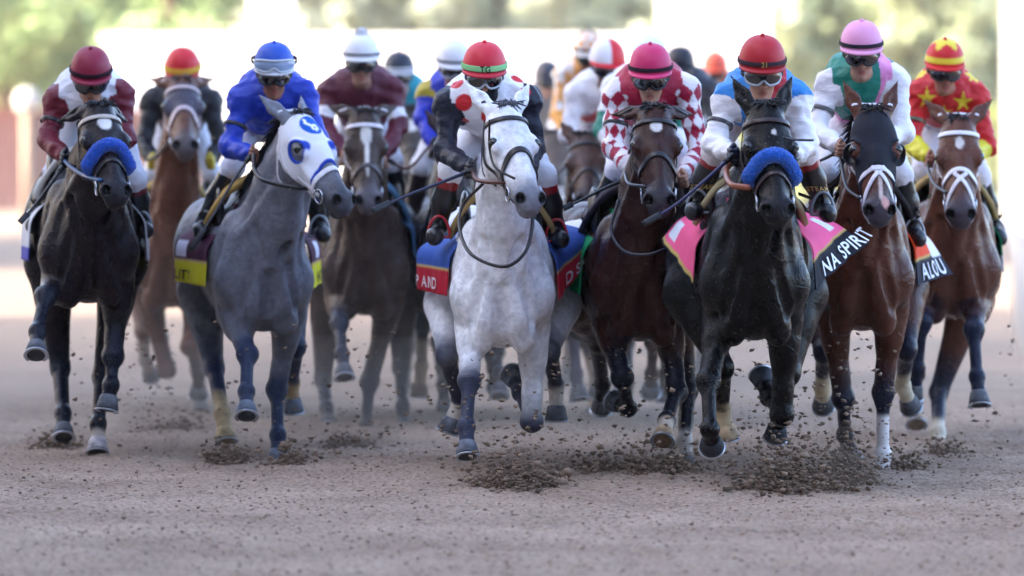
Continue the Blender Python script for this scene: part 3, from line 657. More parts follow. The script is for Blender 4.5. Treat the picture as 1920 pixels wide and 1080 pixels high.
def headwear(h, col, s1=.36, grow=.008, holes=.055, name='hood', trim=None, cups=None, earless=True, sides=-.16, vex=0):
    """a cloth hood over the head: the head's own form grown a little, cut by planes, with eye holes"""
    pr = [p.grow(grow) for p in h.headprims if p.op == 'u'][:-4]
    H, AH = h.H, h.AH
    pr += [PL(H(s1, 0, 0), AH[0]+vex*AH[2]), PL(H(-.005, 0, 0), -AH[0]), PL(H(0, 0, sides), -AH[2])]
    for q in (-1,1): pr.append(E(H(.21, q*.122, -.055), np.array([holes, .085, holes])*h.hs, AH, .006, 's'))
    V, F = solid(pr, .0075, 1); L = ((V-h.Pp)@AH.T)/h.hs
    c = np.tile(hx(col), (len(V), 1))
    if trim:
        e = np.min([np.abs(np.linalg.norm((L-[.205, q*.125, -.06])*[1/holes, 0, 1/holes], axis=1)-1)*holes + 9*(np.sign(L[:,1]) != q) for q in (-1,1)], 0)
        e = np.minimum(e, np.abs(L[:,0]+vex*L[:,2]-s1)); c = mixc(c, np.array(hx(trim)), ss(-e, -.016, -.011))
    return V, F, c, L

def arch(h, a0, pts, r, m, col, name, parent):
    V, F = tube(bez([h.T(*p) for p in pts], 6), r, 10); return mk(name, V, F, m, parent, np.tile(hx(col), (len(V), 1)))
def saddle(h, pad='b9a883', cloth=None, roll=None):
    """a small racing saddle with its rolled pad"""
    s = h.s; T = h.T; A3 = np.array([h.r, h.fw, h.up])
    pr = [E(T(0,-.28,1.60), np.array([.13,.24,.035])*s, A3, .04), E(T(0,-.06,1.63), np.array([.07,.06,.05])*s, A3, .04)]
    for q in (-1,1): pr.append(E(T(q*.20,-.15,1.42), np.array([.035,.17,.20])*s, A3, .05))
    V, F = solid(pr, .014, 1); o = mk('saddle', V, F, M_BOOT, h.root, np.tile(hx('1b1718'), (len(V), 1)))
    pts = [(-.25,-.12,1.38), (-.215,-.05,1.47), (-.14,.0,1.57), (0,.03,1.63), (.14,.0,1.57), (.215,-.05,1.47), (.25,-.12,1.38)]
    p = bez([T(*x) for x in pts], 8); n2 = p-T(0,-.1,1.2); V, F = strap(p, n2, .11*s, .035); V = np.array(V)
    mk('saddle_pad', V, F, M_CLOTH, o, np.tile(hx(pad), (len(V), 1)))
    return o
def flap(h, q, cols, flare=.1, top=1.50, bot=1.02, raise_=.0, front=.05, rear=-.62, text=None, tcol='f0f0f4', tsize=.11, tpos=(.5,.9), wave=.005, hang=1, tx_=1.5, patch=None, drop=.0, inner=.34):
    """one side of the saddle cloth: a hanging sheet with thickness; cols = [(v_from, colour)...] from the back down to the hem"""
    s = h.s; nu, nv = 44, 36
    def pos(u, v, off=0):        # u 0 rear .. 1 front, v 0 top .. 1 hem
        b = rear+(front-rear)*u; sm = ss(np.array(v), 0, .6); lat = .12+(inner-.12)*float(sm)+flare*(float(ss(np.array(v), 0, .5)) if hang else v**1.15)*(1-u)**1.1+.03*v*(u)
        c_ = top+(bot-top)*v+raise_*(1-u)*v-drop*u*v; wv = wave*math.sin(u*13+q)*v+wave*.6*math.sin(u*29+2*q)*v*v
        return h.T(q*(lat+wv+off), b, c_)
    V = [pos(i/(nu-1), j/(nv-1)) for i in range(nu) for j in range(nv)]; n0 = len(V); V += [pos(i/(nu-1), j/(nv-1), -.008) for i in range(nu) for j in range(nv)]
    F = []
    for i in range(nu-1):
        for j in range(nv-1):
            a = i*nv+j; qd = (a, a+1, a+nv+1, a+nv); F.append(qd if q < 0 else qd[::-1]); qd = tuple(x+n0 for x in qd); F.append(qd[::-1] if q < 0 else qd)
    bd = [i*nv for i in range(nu)]+[(nu-1)*nv+j for j in range(1, nv)]+[i*nv+nv-1 for i in range(nu-2, -1, -1)]+[j for j in range(nv-2, 0, -1)]
    for a, b in zip(bd, bd[1:]+bd[:1]): F.append((a, b, b+n0, a+n0))
    c = []
    for k in range(2):
        for i in range(nu):
            for j in range(nv):
                v = j/(nv-1); u = i/(nu-1); cc = cols[0][1]
                for vf, x in cols:
                    if v >= vf: cc = x
                if patch:
                    for (u0, u1, v0, v1, x) in patch:
                        if u0 <= u <= u1 and v0 <= v <= v1: cc = x
                c.append(hx(cc))
    o = mk('saddle_cloth', V, F, M_CLOTH, h.root, c)
    if text:
        for (tx, u0, v0, siz, tc) in text:
            vs, fs = letters(tx, siz); out = []
            wu = abs(front-rear)*s; hv_ = abs(bot-top)*s*1.05
            for x, y in vs:       # left to right as read from outside
                u = u0-x*tx_/wu if q > 0 else u0+x*tx_/wu; v = v0-y/hv_; out.append(pos(u, v, .011))
            mk('lettering', out, [f if q < 0 else f for f in fs], mat('letters_'+tc, hx(tc), .7), o, smooth=False)
    return o
LET = {}
def letters(tx, size):
    if tx not in LET: LET[tx] = _letters(tx, 1.0)
    return [(x*size, y*size) for x, y in LET[tx][0]], LET[tx][1]
def _letters(tx, size):
    cu = bpy.data.curves.new('t', 'FONT'); cu.body = tx; cu.size = size; cu.offset = size*.02; cu.space_character = 1.12; ob = bpy.data.objects.new('t', cu); COL.objects.link(ob)
    me = bpy.data.meshes.new_from_object(ob.evaluated_get(bpy.context.evaluated_depsgraph_get()))
    bm = bmesh.new(); bm.from_mesh(me); bmesh.ops.triangulate(bm, faces=bm.faces)
    for _ in range(2):           # fine enough to lie on the folds of the cloth
        bmesh.ops.subdivide_edges(bm, edges=[e for e in bm.edges if e.calc_length() > .10], cuts=1); bmesh.ops.triangulate(bm, faces=bm.faces)
    bm.to_mesh(me); bm.free()
    vs = [(v.co.x, v.co.y) for v in me.vertices]; fs = [tuple(p.vertices) for p in me.polygons]
    bpy.data.objects.remove(ob); bpy.data.curves.remove(cu); bpy.data.meshes.remove(me); return vs, fs

for _t in ('P AND', 'D SANDWI', 'HELIU', 'NA SPIRIT', 'ALOU', 'LITY', 'ENTI', 'TG', '21', 'STEAK', 'HOUSE', 'KE'): letters(_t, 1)

# ------------------------------------------------------------------ riders
class Rider: pass
def make_rider(label, h, d, eye, sh, el, ha, kn, an, helm, silk, name='person', yaw=0, pit=15, vox=.0075, breech='e9e9f0', boot='17161a', cuff=None, glove='1a1c24', skin='b98a72',
               bandc=None, bandw=.022, pom=None, top=None, mask=None, goggles='clear', gog_band='20222a', spare=False, hipc=1.97, hipb=-.42, rim=None, dome=None, dsh=.19, del_=.10, dha=-.10, dkn=.36, dan=.50, hs=1.0, torso=1.0, armband=None, boottop=None, detail=True):
    """d = distance of the face; the other joints are given as photo pixels with their own depth behind the face"""
    r = Rider(); s = 1.0
    ya, pa = R(yaw), R(pit)
    fv0 = np.array([math.sin(ya), -math.cos(ya), 0]); lv = np.array([math.cos(ya), math.sin(ya), 0]); uz = np.array([0,0,1.])
    fv = fv0*math.cos(pa)-uz*math.sin(pa); uv = uz*math.cos(pa)+fv0*math.sin(pa)
    eyeP = P(*eye, d-.10*hs)
    Hc = eyeP-.09*hs*fv
    Hd = lambda x, f, u: Hc+hs*(x*lv+f*fv+u*uv)
    AH = np.array([lv, fv, uv])
    base = np.array([h.T(0,-.3,0)[0], h.T(0,-.3,0)[1], 0.])
    r.root = thing(name, label, 'jockey', base, 'jockeys riding in the race')
    shp = [P(*sh[i], d+dsh) for i in (0,1)]; elp = [P(*el[i], d+(del_[i] if isinstance(del_, tuple) else del_)) for i in (0,1)]
    hap = [P(*ha[i], d+(dha[i] if isinstance(dha, tuple) else dha)) for i in (0,1)]
    pel = (h.T(0, hipb, hipc)*1+0); pel[0] = .5*pel[0]+.25*(shp[0][0]+shp[1][0])
    knp = [P(*kn[i], d+dkn) for i in (0,1)]; anp = [P(*an[i], d+dan) for i in (0,1)]
    shm = (shp[0]+shp[1])/2; spv = nrm(shm-pel); lat = nrm(shp[1]-shp[0]); tn = nrm(np.cross(spv, lat)); ATs = np.array([lat, tn, spv])
    if tn[2] > 0 and False: pass
    shw = np.linalg.norm(shp[1]-shp[0])
    chest = shm-spv*.10
    # torso and arms
    tor = [C(pel, pel*.4+chest*.6, .125, .135, tn, .85, .06), C(pel*.45+chest*.55, chest+spv*.02, .135, .15*torso, tn, .88, .06), E(chest, np.array([shw*.5, .125, .16]), ATs, .06)]
    bkv = -fv0; tor += [E(shm+uz*.055+bkv*.10, np.array([shw*.50, .17, .115]), np.array([lat, np.cross(uz, lat), uz]), .07), C(shm+uz*.07+bkv*.12, pel+uz*.05, .13, .13, uz, .8, .07)]
    arms = []; fore = []; hand = []
    for i, q in enumerate((-1,1)):
        tor.append(C(shp[i], shm, .070, .085, None, 1, .06))
        arms += [E(shp[i], np.array([.060]*3), None, .05), C(shp[i], elp[i], .052, .042, None, 1, .04)]
        fore += [C(elp[i], elp[i]*.35+hap[i]*.65, .042, .033, None, 1, .03), C(elp[i]*.35+hap[i]*.65, hap[i], .033, .027, None, 1, .03)]
        # hand: palm, four curled fingers, thumb
        a = nrm(hap[i]-elp[i]); up_ = nrm(uz-a*np.dot(uz, a)); sd_ = nrm(np.cross(a, up_))*(-q); pc = hap[i]+a*.045
        kn_ = [(pc+a*.035+up_*(.032-.021*j)) for j in range(4)]
        hand += [E(pc, np.array([.022,.040,.050]), np.array([sd_, up_, a]), .02), C(hap[i]-a*.01, pc, .028, .026, None, 1, .02)]
        for j in range(4):
            L1 = (.036,.042,.040,.032)[j]; k0 = kn_[j]; k1 = k0+a*L1*.75-sd_*q*0+sd_*L1*.35; k2 = k1-a*.004+sd_*.030; k3 = k2-a*.026+sd_*.004
            hand += [C(pc+up_*(.022-.015*j), k0, .012, .0115, None, 1, .010), C(k0, k1, .0112, .0102, None, 1, .003), C(k1, k2, .0102, .0095, None, 1, .003), C(k2, k3, .0095, .008, None, 1, .003)]
        t0 = pc+up_*.028-a*.02; t1 = t0+up_*.022+a*.028+sd_*.012; t2 = t1+a*.026+sd_*.022-up_*.006
        hand += [C(t0, t1, .014, .012, None, 1, .01), C(t1, t2, .012, .0095, None, 1, .004)]
    legs = []; calf = []; foot = []
    for i, q in enumerate((-1,1)):
        hp = pel+lat*q*.085
        legs += [E(pel+lat*q*.06-spv*.05, np.array([.115,.12,.13]), ATs, .05), C(hp, knp[i], .088, .056, None, 1, .05), E(knp[i], np.array([.054]*3), None, .03), C(knp[i], knp[i]*.85+anp[i]*.15, .054, .050, None, 1, .03)]
        sv = nrm(anp[i]-knp[i]); calf += [C(knp[i]*1.02-anp[i]*.02, anp[i]*.55+knp[i]*.45, .057, .055, None, 1, .03), C(anp[i]*.55+knp[i]*.45, anp[i], .055, .040, None, 1, .03)]
        tv = nrm(fv0*.93+lat*q*.18-uz*.18); hl = anp[i]-uz*.045-tv*.05
        foot += [C(anp[i], hl, .040, .036, None, 1, .03), C(hl, hl+tv*.20-uz*.004, .038, .034, lat, .98, .03), E(hl+tv*.17+uz*.005, np.array([.041,.06,.040]), np.array([lat, tv, uz]), .02)]
    # head
    hE = lambda c, rr, k=.02, op='u': E(Hd(*c), np.array(rr)*hs, AH, k, op)
    headp = [hE((0,-.01,.035),(.076,.095,.10),.03), hE((0,.03,-.05),(.061,.062,.085),.03), hE((0,.048,-.108),(.040,.038,.032),.03), C(Hd(0,.082,.0), Hd(0,.108,-.042), .011*hs, .0165*hs, None, 1, .014),
             hE((0,.078,.022),(.055,.016,.012),.014), hE((0,.088,-.076),(.025,.012,.008),.006), hE((0,.088,-.089),(.021,.012,.008),.006), hE((0,.082,-.113),(.02,.018,.016),.014)]
    for q in (-1,1):
        headp += [hE((q*.042,.062,-.034),(.024,.020,.020),.02), hE((q*.012,.100,-.048),(.009,.009,.008),.006), hE((q*.078,-.005,-.02),(.012,.02,.03),.01), hE((q*.032,.088,-.002),(.015,.010,.008),.008)]
    headp += [hE((0,.1,-.0825),(.026,.012,.0022),.004,'s')]+[hE((q*.032,.103,.001),(.019,.014,.012),.012,'s') for q in (-1,1)]
    nb = shm+spv*.02; neck = [C(Hd(0,-.02,-.06), nb, .055, .062, None, 1, .04)]
    allp = tor+arms+fore+legs+calf+foot+hand+neck+[p for p in headp]
    allp = [p.grow(-.004) if (p in tor or p in legs or p in arms) else p for p in allp]
    V, F = solid(sorted(allp, key=lambda p: p.op == 's'), vox, 1)
    c = np.tile(hx(skin), (len(V), 1)); L = ((V-Hc)@AH.T)/hs
    c = mixc(c, np.array(hx('9c4f4a')), ss(-np.linalg.norm((L-[0,.095,-.082])/[.026,.03,.014], axis=1), -1.15, -.8)*.8)
    c = mixc(c, np.array(hx('a0614f')), .35*ss(-np.linalg.norm((L-[0,.105,-.045])/[.03,.03,.03], axis=1), -1.3, -.6))
    c = mixc(c, np.array(hx('3a2a22')), ss(-np.linalg.norm((np.abs(L)-[.032,.09,.026])/[.024,.03,.006], axis=1), -1.1, -.9)*.8)
    if mask: c = mixc(c, np.array(hx(mask)), ss(L[:,2], -.052, -.06)*(L[:,2] < 0)*0+((L[:,2] < -.055)*(np.linalg.norm(L, axis=1) < .22)*1.0))
    r.body = mk('body', V, F, M_SKIN, r.root, c)
    if mask:
        pr = [p.grow(.006) for p in headp if p.op == 'u' and not isinstance(p, C)]+[neck[0].grow(.014)]+[PL(Hd(0,0,-.05), uv-fv*.15), PL(nb+.02*spv, -spv)]
        V, F = solid(pr, vox, 1); mk('face_mask', V+vnormals(V, F)*(.004*sines(V, 60, 2))[:, None], F, M_CLOTH, r.root, np.tile(hx(mask), (len(V), 1)))
    # jacket
    g = .013; pr = [p.grow(g) for p in tor+arms]+[p.grow(g*1.15) for p in fore]
    for i in (0,1):
        pr.append(PL(hap[i]*.93+elp[i]*.07, nrm(hap[i]-elp[i]))) if False else None
    pr += [PL(pel+spv*.10, -spv, .01)]
    V, F = solid(pr, vox, 1); N = vnormals(V, F)
    info = {'V': V}
    dt, tt = seg(V, pel, shm); best = np.full(len(V), 9.); info['seg'] = np.zeros(len(V), int); info['t'] = tt; info['side'] = np.where((V-shm)@lat > 0, 1, -1)
    for i in (0,1):
        for j, (a, b) in enumerate(((shp[i], elp[i]), (elp[i], hap[i]))):
            dd, t = seg(V, a, b); m = (dd < .105)*(dd < best)*(((t > .06) | (j == 1))*(dd < dt-.045) | ((j == 0)*(np.abs((V-shm)@lat) > shw*.5-.012)*(dd < .11)))
            best = np.where(m, dd, best); info['seg'] = np.where(m, j+1, info['seg']); info['t'] = np.where(m, t, info['t']); info['side'] = np.where(m, 2*i-1, info['side'])
    info['x'] = (V-shm)@lat; info['y'] = (V-shm)@tn; info['z'] = (V-shm)@spv
    sd_arm = np.zeros(len(V))
    for i in (0,1):
        a = nrm(elp[i]-shp[i]); o1 = nrm(np.cross(a, fv0)); o2 = np.cross(a, o1); an_ = np.arctan2((V-shp[i])@o1, (V-shp[i])@o2); sd_arm = np.where(info['side'] == 2*i-1, an_, sd_arm)
    info['ang'] = sd_arm
    # loose cloth: wrinkles round the arms and body, billowing at the back
    amp = .011; w1 = sines(V*np.array([1,1,1.7]), 30, 11+len(label)); w2 = sines(V, 70, 12+len(label)); wr = (.35-np.abs(w1))*1.8+.8*w2
    V = V+N*(amp*wr)[:, None]
    r.V, r.info, r.lat = V, info, lat
    c = silk(info); r.jacket = mk('jacket', V, F, M_SILK, r.root, c)
    if armband:
        for i in armband[1]:
            a = nrm(elp[i]-shp[i]); pc = shp[i]*.45+elp[i]*.55; o1 = nrm(np.cross(a, [0,1,.1])); o2 = np.cross(a, o1)
            n_ = [o1*math.cos(t)+o2*math.sin(t) for t in np.linspace(0, 2*math.pi, 24, endpoint=False)]
            V, F = strap([pc+x*.068 for x in n_], n_, .022, .004, True); mk('arm_band', V, F, M_LEATH, r.jacket, np.tile(hx(armband[0]), (len(V), 1)))
    # cuffs, gloves
    for i in (0,1):
        if glove:
            hp_ = hand[i*(len(hand)//2):(i+1)*(len(hand)//2)]; a = nrm(hap[i]-elp[i])
            V, F = solid([p.grow(.003) for p in hp_]+[C(hap[i]-a*.05, hap[i], .036, .034, None, 1, .015)], .0055, 1); mk('glove', V, F, M_LEATH, r.root, np.tile(hx(glove), (len(V), 1)))
        if cuff:
            a = nrm(hap[i]-elp[i]); V, F = solid([C(hap[i]-a*.075, hap[i]-a*.01, .047, .042, None, 1, .01)], .007, 1); mk('cuff', V, F, M_SILK, r.root, np.tile(hx(cuff), (len(V), 1)))
    # breeches
    pr = [p.grow(.010) for p in legs]+[C(pel, pel+spv*.16, .13, .13, tn, .85, .05)]
    V, F = solid(pr, vox, 1); N = vnormals(V, F); V = V+N*(.005*sines(V, 48, 21)+.004*sines(V, 90, 22))[:, None]
    cb = np.tile(hx(breech[0] if isinstance(breech, tuple) else breech), (len(V), 1))
    mk('breeches', V, F, M_BREECH, r.root, cb)
    # boots
    n2 = len(calf)//2; n3 = len(foot)//2
    for i in (0,1):
        sv = nrm(anp[i]-knp[i]); pr = [p.grow(.008) for p in calf[i*n2:(i+1)*n2]+foot[i*n3:(i+1)*n3]]
        V, F = solid(pr, .009, 1); V = V+vnormals(V, F)*(.002*sines(V, 70, 5))[:, None]; cb = np.tile(hx(boot), (len(V), 1))
        t = (V-knp[i])@sv/np.linalg.norm(anp[i]-knp[i])
        if boottop: cb = np.where((t < boottop[1])[:, None], np.array(hx(boottop[0])), cb)
        o = mk('boot', V, F, M_BOOT, r.root, cb)
        if boottop and len(boottop) > 2:
            for (tx, tt_, siz) in boottop[2]:
                vs, fs = letters(tx, siz); wv = max(x for x, y in vs); bv = bvh_of(V, F); out = []
                for x, y in vs:
                    p = knp[i]+sv*(tt_*np.linalg.norm(anp[i]-knp[i])-y); p = p+np.array([1,0,0])*(x-wv/2)
                    hit, nn, _, _ = bv.ray_cast(Vector(p+np.array([0,-.3,0])), Vector((0,1,0))); out.append((np.array(hit) if hit is not None else p+np.array([0,-.06,0]))+np.array([0,-.003,0]))
                mk('lettering', out, fs, mat('letters_gold', hx('c9a868'), .6), o, smooth=False)
    # helmet with peak, band and button
    g = Geo(); n, m = 40, 18; hp = lambda x, f, u: Hd(x, f, u); V = []; cc = []
    for i in range(m+1):
        a = (i/m)*math.pi/2
        for j in range(n):
            b = 2*math.pi*j/n; rr = math.cos(a)**.72 if i < m else 0
            V.append(hp(.122*rr*math.sin(b), -.012+.145*rr*math.cos(b), .056+.140*math.sin(a)-.018*(1-math.sin(a))*(1-math.cos(b))*.5)); cc.append(helm(b if b <= math.pi else b-2*math.pi, i/m))
    F = [(i*n+j, i*n+(j+1) % n, (i+1)*n+(j+1) % n, (i+1)*n+j) for i in range(m) for j in range(n)]; ho = mk('helmet', V, F, M_HELM, r.root, cc)
    g = Geo(); V = []; k = 24      # peak
    for j in range(k+1):
        b = -1.35+2.7*j/k; pk = .040*math.cos(b/1.35*math.pi/2)**.6 if abs(b) < 1.349 else 0
        for (o_, dz) in ((0,.004), (pk,-.012), (pk,-.020), (0,-.010)): V.append(hp((.123+o_*.5)*math.sin(b), -.012+(.146+o_)*math.cos(b), .058+dz))
    F = [(a*4+x, a*4+(x+1) % 4, a*4+4+(x+1) % 4, a*4+4+x) for a in range(k) for x in range(4)]
    mk('helmet_peak', V, F, M_HELM, ho, np.tile(hx(rim) if rim else helm(0, .05), (len(V), 1)))
    if bandc:
        p = [hp(.1235*math.sin(b), -.012+.1465*math.cos(b), .080-.018*(1-math.cos(b))*.45) for b in np.linspace(0, 2*math.pi, 48, endpoint=False)]
        nn = [nrm(x-Hd(0,-.012,.06)) for x in p]; V, F = strap(p, nn, bandw, .004, True); mk('helmet_band', V, F, M_CLOTH, ho, np.tile(hx(bandc), (len(V), 1)))
    g = Geo(); sph(g, hp(0,-.012,.198), .013 if not pom else .042, hx(pom) if pom else helm(0, .6)); mk('pompom' if pom else 'button', g.V, g.F, M_FLEECE if pom else M_HELM, ho, col=g.C)
    if top:
        vs, fs = letters(top[0], top[1]); wv = max(x for x, y in vs); out = []
        for x, y in vs:
            b = (x-wv/2)/.155; zz = .080+y-top[1]*.35-.018*(1-math.cos(b))*.45; out.append(hp(.129*math.sin(b), -.012+.1525*math.cos(b), zz))
        mk('lettering', out, fs, mat('letters_'+top[2], hx(top[2]), .6), ho, smooth=False)
    # goggles
    def gog(u0, parent, lenscol, frame, tiltf=0, sc_=1.07, off=.0):
        go = bpy.data.objects.new('goggles', None); COL.objects.link(go); go.parent = r.root
        def cyl(a, z, o_=0): return hp((.094*sc_+o_+off)*math.sin(a)*.95, .012+(.104*sc_+o_+off)*math.cos(a)+tiltf*z, u0+z)
        na, nz = 28, 8; V = []
        def edge(a):
            x = a/1.12; up_ = .034*(1-abs(x)**4)**.5; lo = -.036*(1-abs(x)**4)**.5+.026*math.exp(-(x/.16)**2); return lo, up_
        for i in range(na+1):
            a = -1.12+2.24*i/na; lo, up_ = edge(a)
            for j in range(nz+1): V.append(cyl(a, (lo+(up_-lo)*j/nz)*.86, .006+.004*math.sin(math.pi*j/nz)))
        F = [(i*(nz+1)+j, (i+1)*(nz+1)+j, (i+1)*(nz+1)+j+1, i*(nz+1)+j+1) for i in range(na) for j in range(nz)]; mk('lens', V, F, lenscol, go)
        ed = [cyl(a, edge(a)[1], .004) for a in np.linspace(-1.12, 1.12, 30)]+[cyl(a, edge(a)[0], .004) for a in np.linspace(1.11, -1.11, 36)]; ed.append(ed[0])
        V, F = tube(ed, .0075, 6); mk('frame', V, F, frame, go)
        for q in (-1,1):
            p = [cyl(q*a, 0, .002+.012*ss(np.array(a), 1.1, 2.0)) for a in np.linspace(1.08, 2.3, 10)]; n_ = [nrm(x-Hd(0,0,u0)) for x in p]
            V, F = strap(p, n_, .022, .004); mk('strap', V, F, M_CLOTH, go, np.tile(hx(gog_band), (len(V), 1)))
        return go
    gog(.004, r.root, M_LENS, M_CLEAR if goggles == 'clear' else mat('goggle_frame', hx('1b1c22'), .35))
    if spare: gog(.092, r.root, mat('spare_lens', hx('8fa6c8'), .08, .9, coat=.5), M_CLEAR, 0, 1.28, .012)
    # stirrup irons hang from the saddle
    r.feet = anp; r.knees = knp; r.hands = hap; r.fv0 = fv0; r.latv = lat; r.Hd = Hd
    return r
def irons(h, sad, r, col='8f949c'):
    for i, q in enumerate((-1,1)):
        a = r.feet[i]-np.array([0,0,.075])+r.fv0*.09; lt = r.latv
        p = [a+lt*(.062*math.cos(t))+np.array([0,0,1])*(.0+.12*max(0, math.sin(t))) for t in np.linspace(0, 2*math.pi, 26)]
        V, F = tube(p, .008, 6); o = mk('stirrup', V, F, mat('iron_'+col, hx(col), .3, .6), sad)
        V, F = strap(bez([a+np.array([0,0,.12]), (a+h.T(q*.27,-.05,1.55))/2+lt*q*.04, h.T(q*.24,-.08,1.52)], 6), [lt*q]*13, .022, .005); mk('stirrup_leather', V, F, M_LEATH, o, np.tile(hx('201a1b'), (len(V), 1)))
def whip(pts, label, col='1c1b20', r0=.011, flap_=.0):
    p = bez([P(*x) for x in pts], 10); n = len(p); rr = np.linspace(r0, r0*.55, n); rr[-5:] = r0*1.05; rr[:4] = r0*1.3
    base = np.array([p[0][0], p[0][1], p[0][2]])
    o = thing('riding_whip', label, 'whip', base, 'riding whips held by the jockeys')
    V, F = tube(p[:n-4], rr[:n-4], 8); mk('shaft', V, F, M_LEATH, o, np.tile(hx(col), (len(V), 1)))
    V, F = tube(p[:4], r0*1.5, 8); mk('grip', V, F, M_LEATH, o, np.tile(hx('141416'), (len(V), 1)))
    q = p[n-6:]; V, F = strap(q, [[0,-1,.2]]*len(q), .034, .012); mk('flap', V, F, M_LEATH, o, np.tile(hx('1a1a1e'), (len(V), 1)))
    return o
def plain(*cs):
    """jacket colours: body, upper sleeve, forearm"""
    b = [np.array(hx(c)) for c in cs]; b = b+[b[-1]]*(3-len(b))
    def f(I):
        c = np.tile(b[0], (len(I['V']), 1)); c[I['seg'] == 1] = b[1]; c[I['seg'] == 2] = b[2]; return c
    return f
def cap(c, band=None, bt=.14, quarters=None):
    a = hx(c); b = hx(band) if band else a; q = hx(quarters) if quarters else None
    def f(ang, t):
        if band and t < bt: return b
        if q and ((ang > 0)): return q
        return a
    return f

# ------------------------------------------------------------------ the field: each horse with its rider
def spot(c, S, L, ish, s0, l0, rs, rl, col='dcd8d6'):
    e = ((S-s0)/rs)**2+((L-l0)/rl)**2; return mixc(c, np.array(hx(col)), ss(-e, -1.25, -.7)*ish)
def front(N): return (N > -.075)*1.0

# --- grey horse, centre, rider in white with red spots
def LG(*a): return [tuple(a[i:i+3]) for i in range(0, 9, 3)]
hG = make_horse('horse', 'pale grey horse with dark knees galloping in the centre', 26.3, (942,545), (950,200), (1000,368),
    [LG(880,713,1, 874,800,1, 876,846,1), LG(997,790,1, 976,736,-1, 962,708,-1), LG(838,668,1, 862,752,-1, 843,800,-1), LG(1030,660,1, 1043,722,-1, 1043,780,-1)],
    'e6e6ea', grey='c0c2ca', pts='34374a', ptlo=.62, socks=(0,0,1.9,1.85), muz='6d6e7a', yaw=0, hw=1.0, vox=.011, mane='4c4e58', hoofc='5b5f69', ears=(.85,.55,.1))
hK = make_horse('horse', 'dark bay horse with small white star, between the grey and the black horse', 26.8, (1206,535), (1228,205), (1238,372),
    [LG(1167,708,1, 1178,765,-1, 1157,757,-1), LG(1268,735,1, 1250,788,1, 1244,820,1), LG(1120,640,-1, 1130,720,-1, 1128,760,-1), LG(1290,730,1, 1283,830,1, 1286,872,1)],
    '44261f', pts='1a1a24', ptlo=.35, socks=(0,(2.05,'cfc2b2','b59a7c'),0,(1.75,'c8beb6')), muz='343238', yaw=5, hw=.9, vox=.011, ears=(.35,.7,-.5),
    marks=lambda c,S,L,N,i: spot(c,S,L,i*front(N),.125,.0,.035,.030), mane='1a1414')
hN = make_horse('horse', 'black horse with blue fleece noseband leading on the right of centre', 25.0, (1417,525), (1438,200), (1462,390),
    [LG(1328,715,1, 1331,805,1, 1334,832,-1), LG(1466,778,1, 1442,745,-1, 1430,712,-1), LG(1355,690,1, 1354,762,-1, 1362,812,-.5), LG(1480,700,1, 1462,770,-1, 1455,812,-1)],
    '0f0b0b', socks=(0,0,(1.75,'cdb896','b79f80'),0), muz='1d1a1e', yaw=0, hw=1.0, vox=.011, ears=(.95,.42,.1), mane='0d0b0c', hoofc='2a2c33',
    marks=lambda c,S,L,N,i: spot(c,S,L,i*front(N),.155,.015,.014,.012))
hO = make_horse('horse', 'bay horse in a dark blinker hood with one long white sock, second from right', 26.8, (1618,515), (1638,208), (1652,392),
    [LG(1581,748,1, 1584,815,-1, 1593,850,-1), LG(1656,736,1, 1655,852,1, 1655,900,1), LG(1545,660,1, 1541,725,-1, 1543,756,-1), LG(1700,655,1, 1692,722,-1, 1706,758,-1)],
    '62382a', pts='1f2030', ptlo=.55, socks=(0,(1.28,'ded8d4'),(1.45,'c9bb9c'),(1.45,'cfc4ac')), muz='3c3b44', yaw=-3, hw=.85, vox=.011, ears=(.95,.38,.1), mane='120f10', mlen=1.8, mside=-1,
    marks=lambda c,S,L,N,i: spot(spot(c,S,L,i*front(N),.42,.005,.11,.011,'c9b7b2'),S,L,i*front(N),.53,.025,.035,.018,'c0958e'))
hP = make_horse('horse', 'bay horse in a white bridle with small star, far right of the field', 28.8, (1790,500), (1798,225), (1802,400),
    [LG(1728,604,1, 1720,690,-.2, 1712,735,-1), LG(1826,618,1, 1832,706,1, 1836,750,1), LG(1716,700,-1, 1716,760,-1, 1718,790,1), LG(1760,736,1, 1759,812,1, 1759,846,1)],
    '6c4436', pts='23273a', ptlo=.5, socks=(0,0,(2.0,'b8a48e','b59e84'),(1.55,'cfc6b4')), muz='423c44', yaw=-1, hw=.72, vox=.013, ears=(.75,.6,-.1), mane='1d1719',
    marks=lambda c,S,L,N,i: spot(c,S,L,i*front(N),.15,.0,.035,.022))
hA = make_horse('horse', 'near black horse with white star and blue fleece noseband at the far left', 27.4, (167,465), (188,200), (222,355),
    [LG(85,556,1, 70,622,1, 68,658,1), LG(212,668,1, 208,722,.3, 203,752,.2), LG(113,690,1, 118,775,1, 119,812,1), LG(192,705,1, 184,795,1, 183,838,1)],
    '241b1f', pts='181a26', socks=(0,0,0,(2.3,'b8aca0','b6b0b4')), muz='26242a', yaw=6, hw=.72, vox=.0125, ears=(.25,.6,-.7), mane='15151c',
    marks=lambda c,S,L,N,i: spot(c,S,L,i*front(N),.13,.0,.045,.036))
hC = make_horse('horse', 'steel grey horse in a white blinker hood, head turned to the right, left of centre', 27.8, (500,520), (565,215), (655,372),
    [LG(464,664,1, 462,734,1, 462,772,1), LG(519,730,1, 521,815,1, 521,860,1), LG(402,690,1, 417,775,1, 423,818,1), LG(555,650,1, 547,715,-1, 549,762,-1)],
    '6c6f7a', grey='50545f', pts='26304a', ptlo=.55, socks=(0,0,(1.6,'b59f78','a8926e'),(1.8,'a8926e')), muz='45464f', yaw=10, hw=.85, vox=.0115, ears=(.95,.4,-.1), mane='17181f', hoofc='616a78', mlen=1.7, mside=-1)
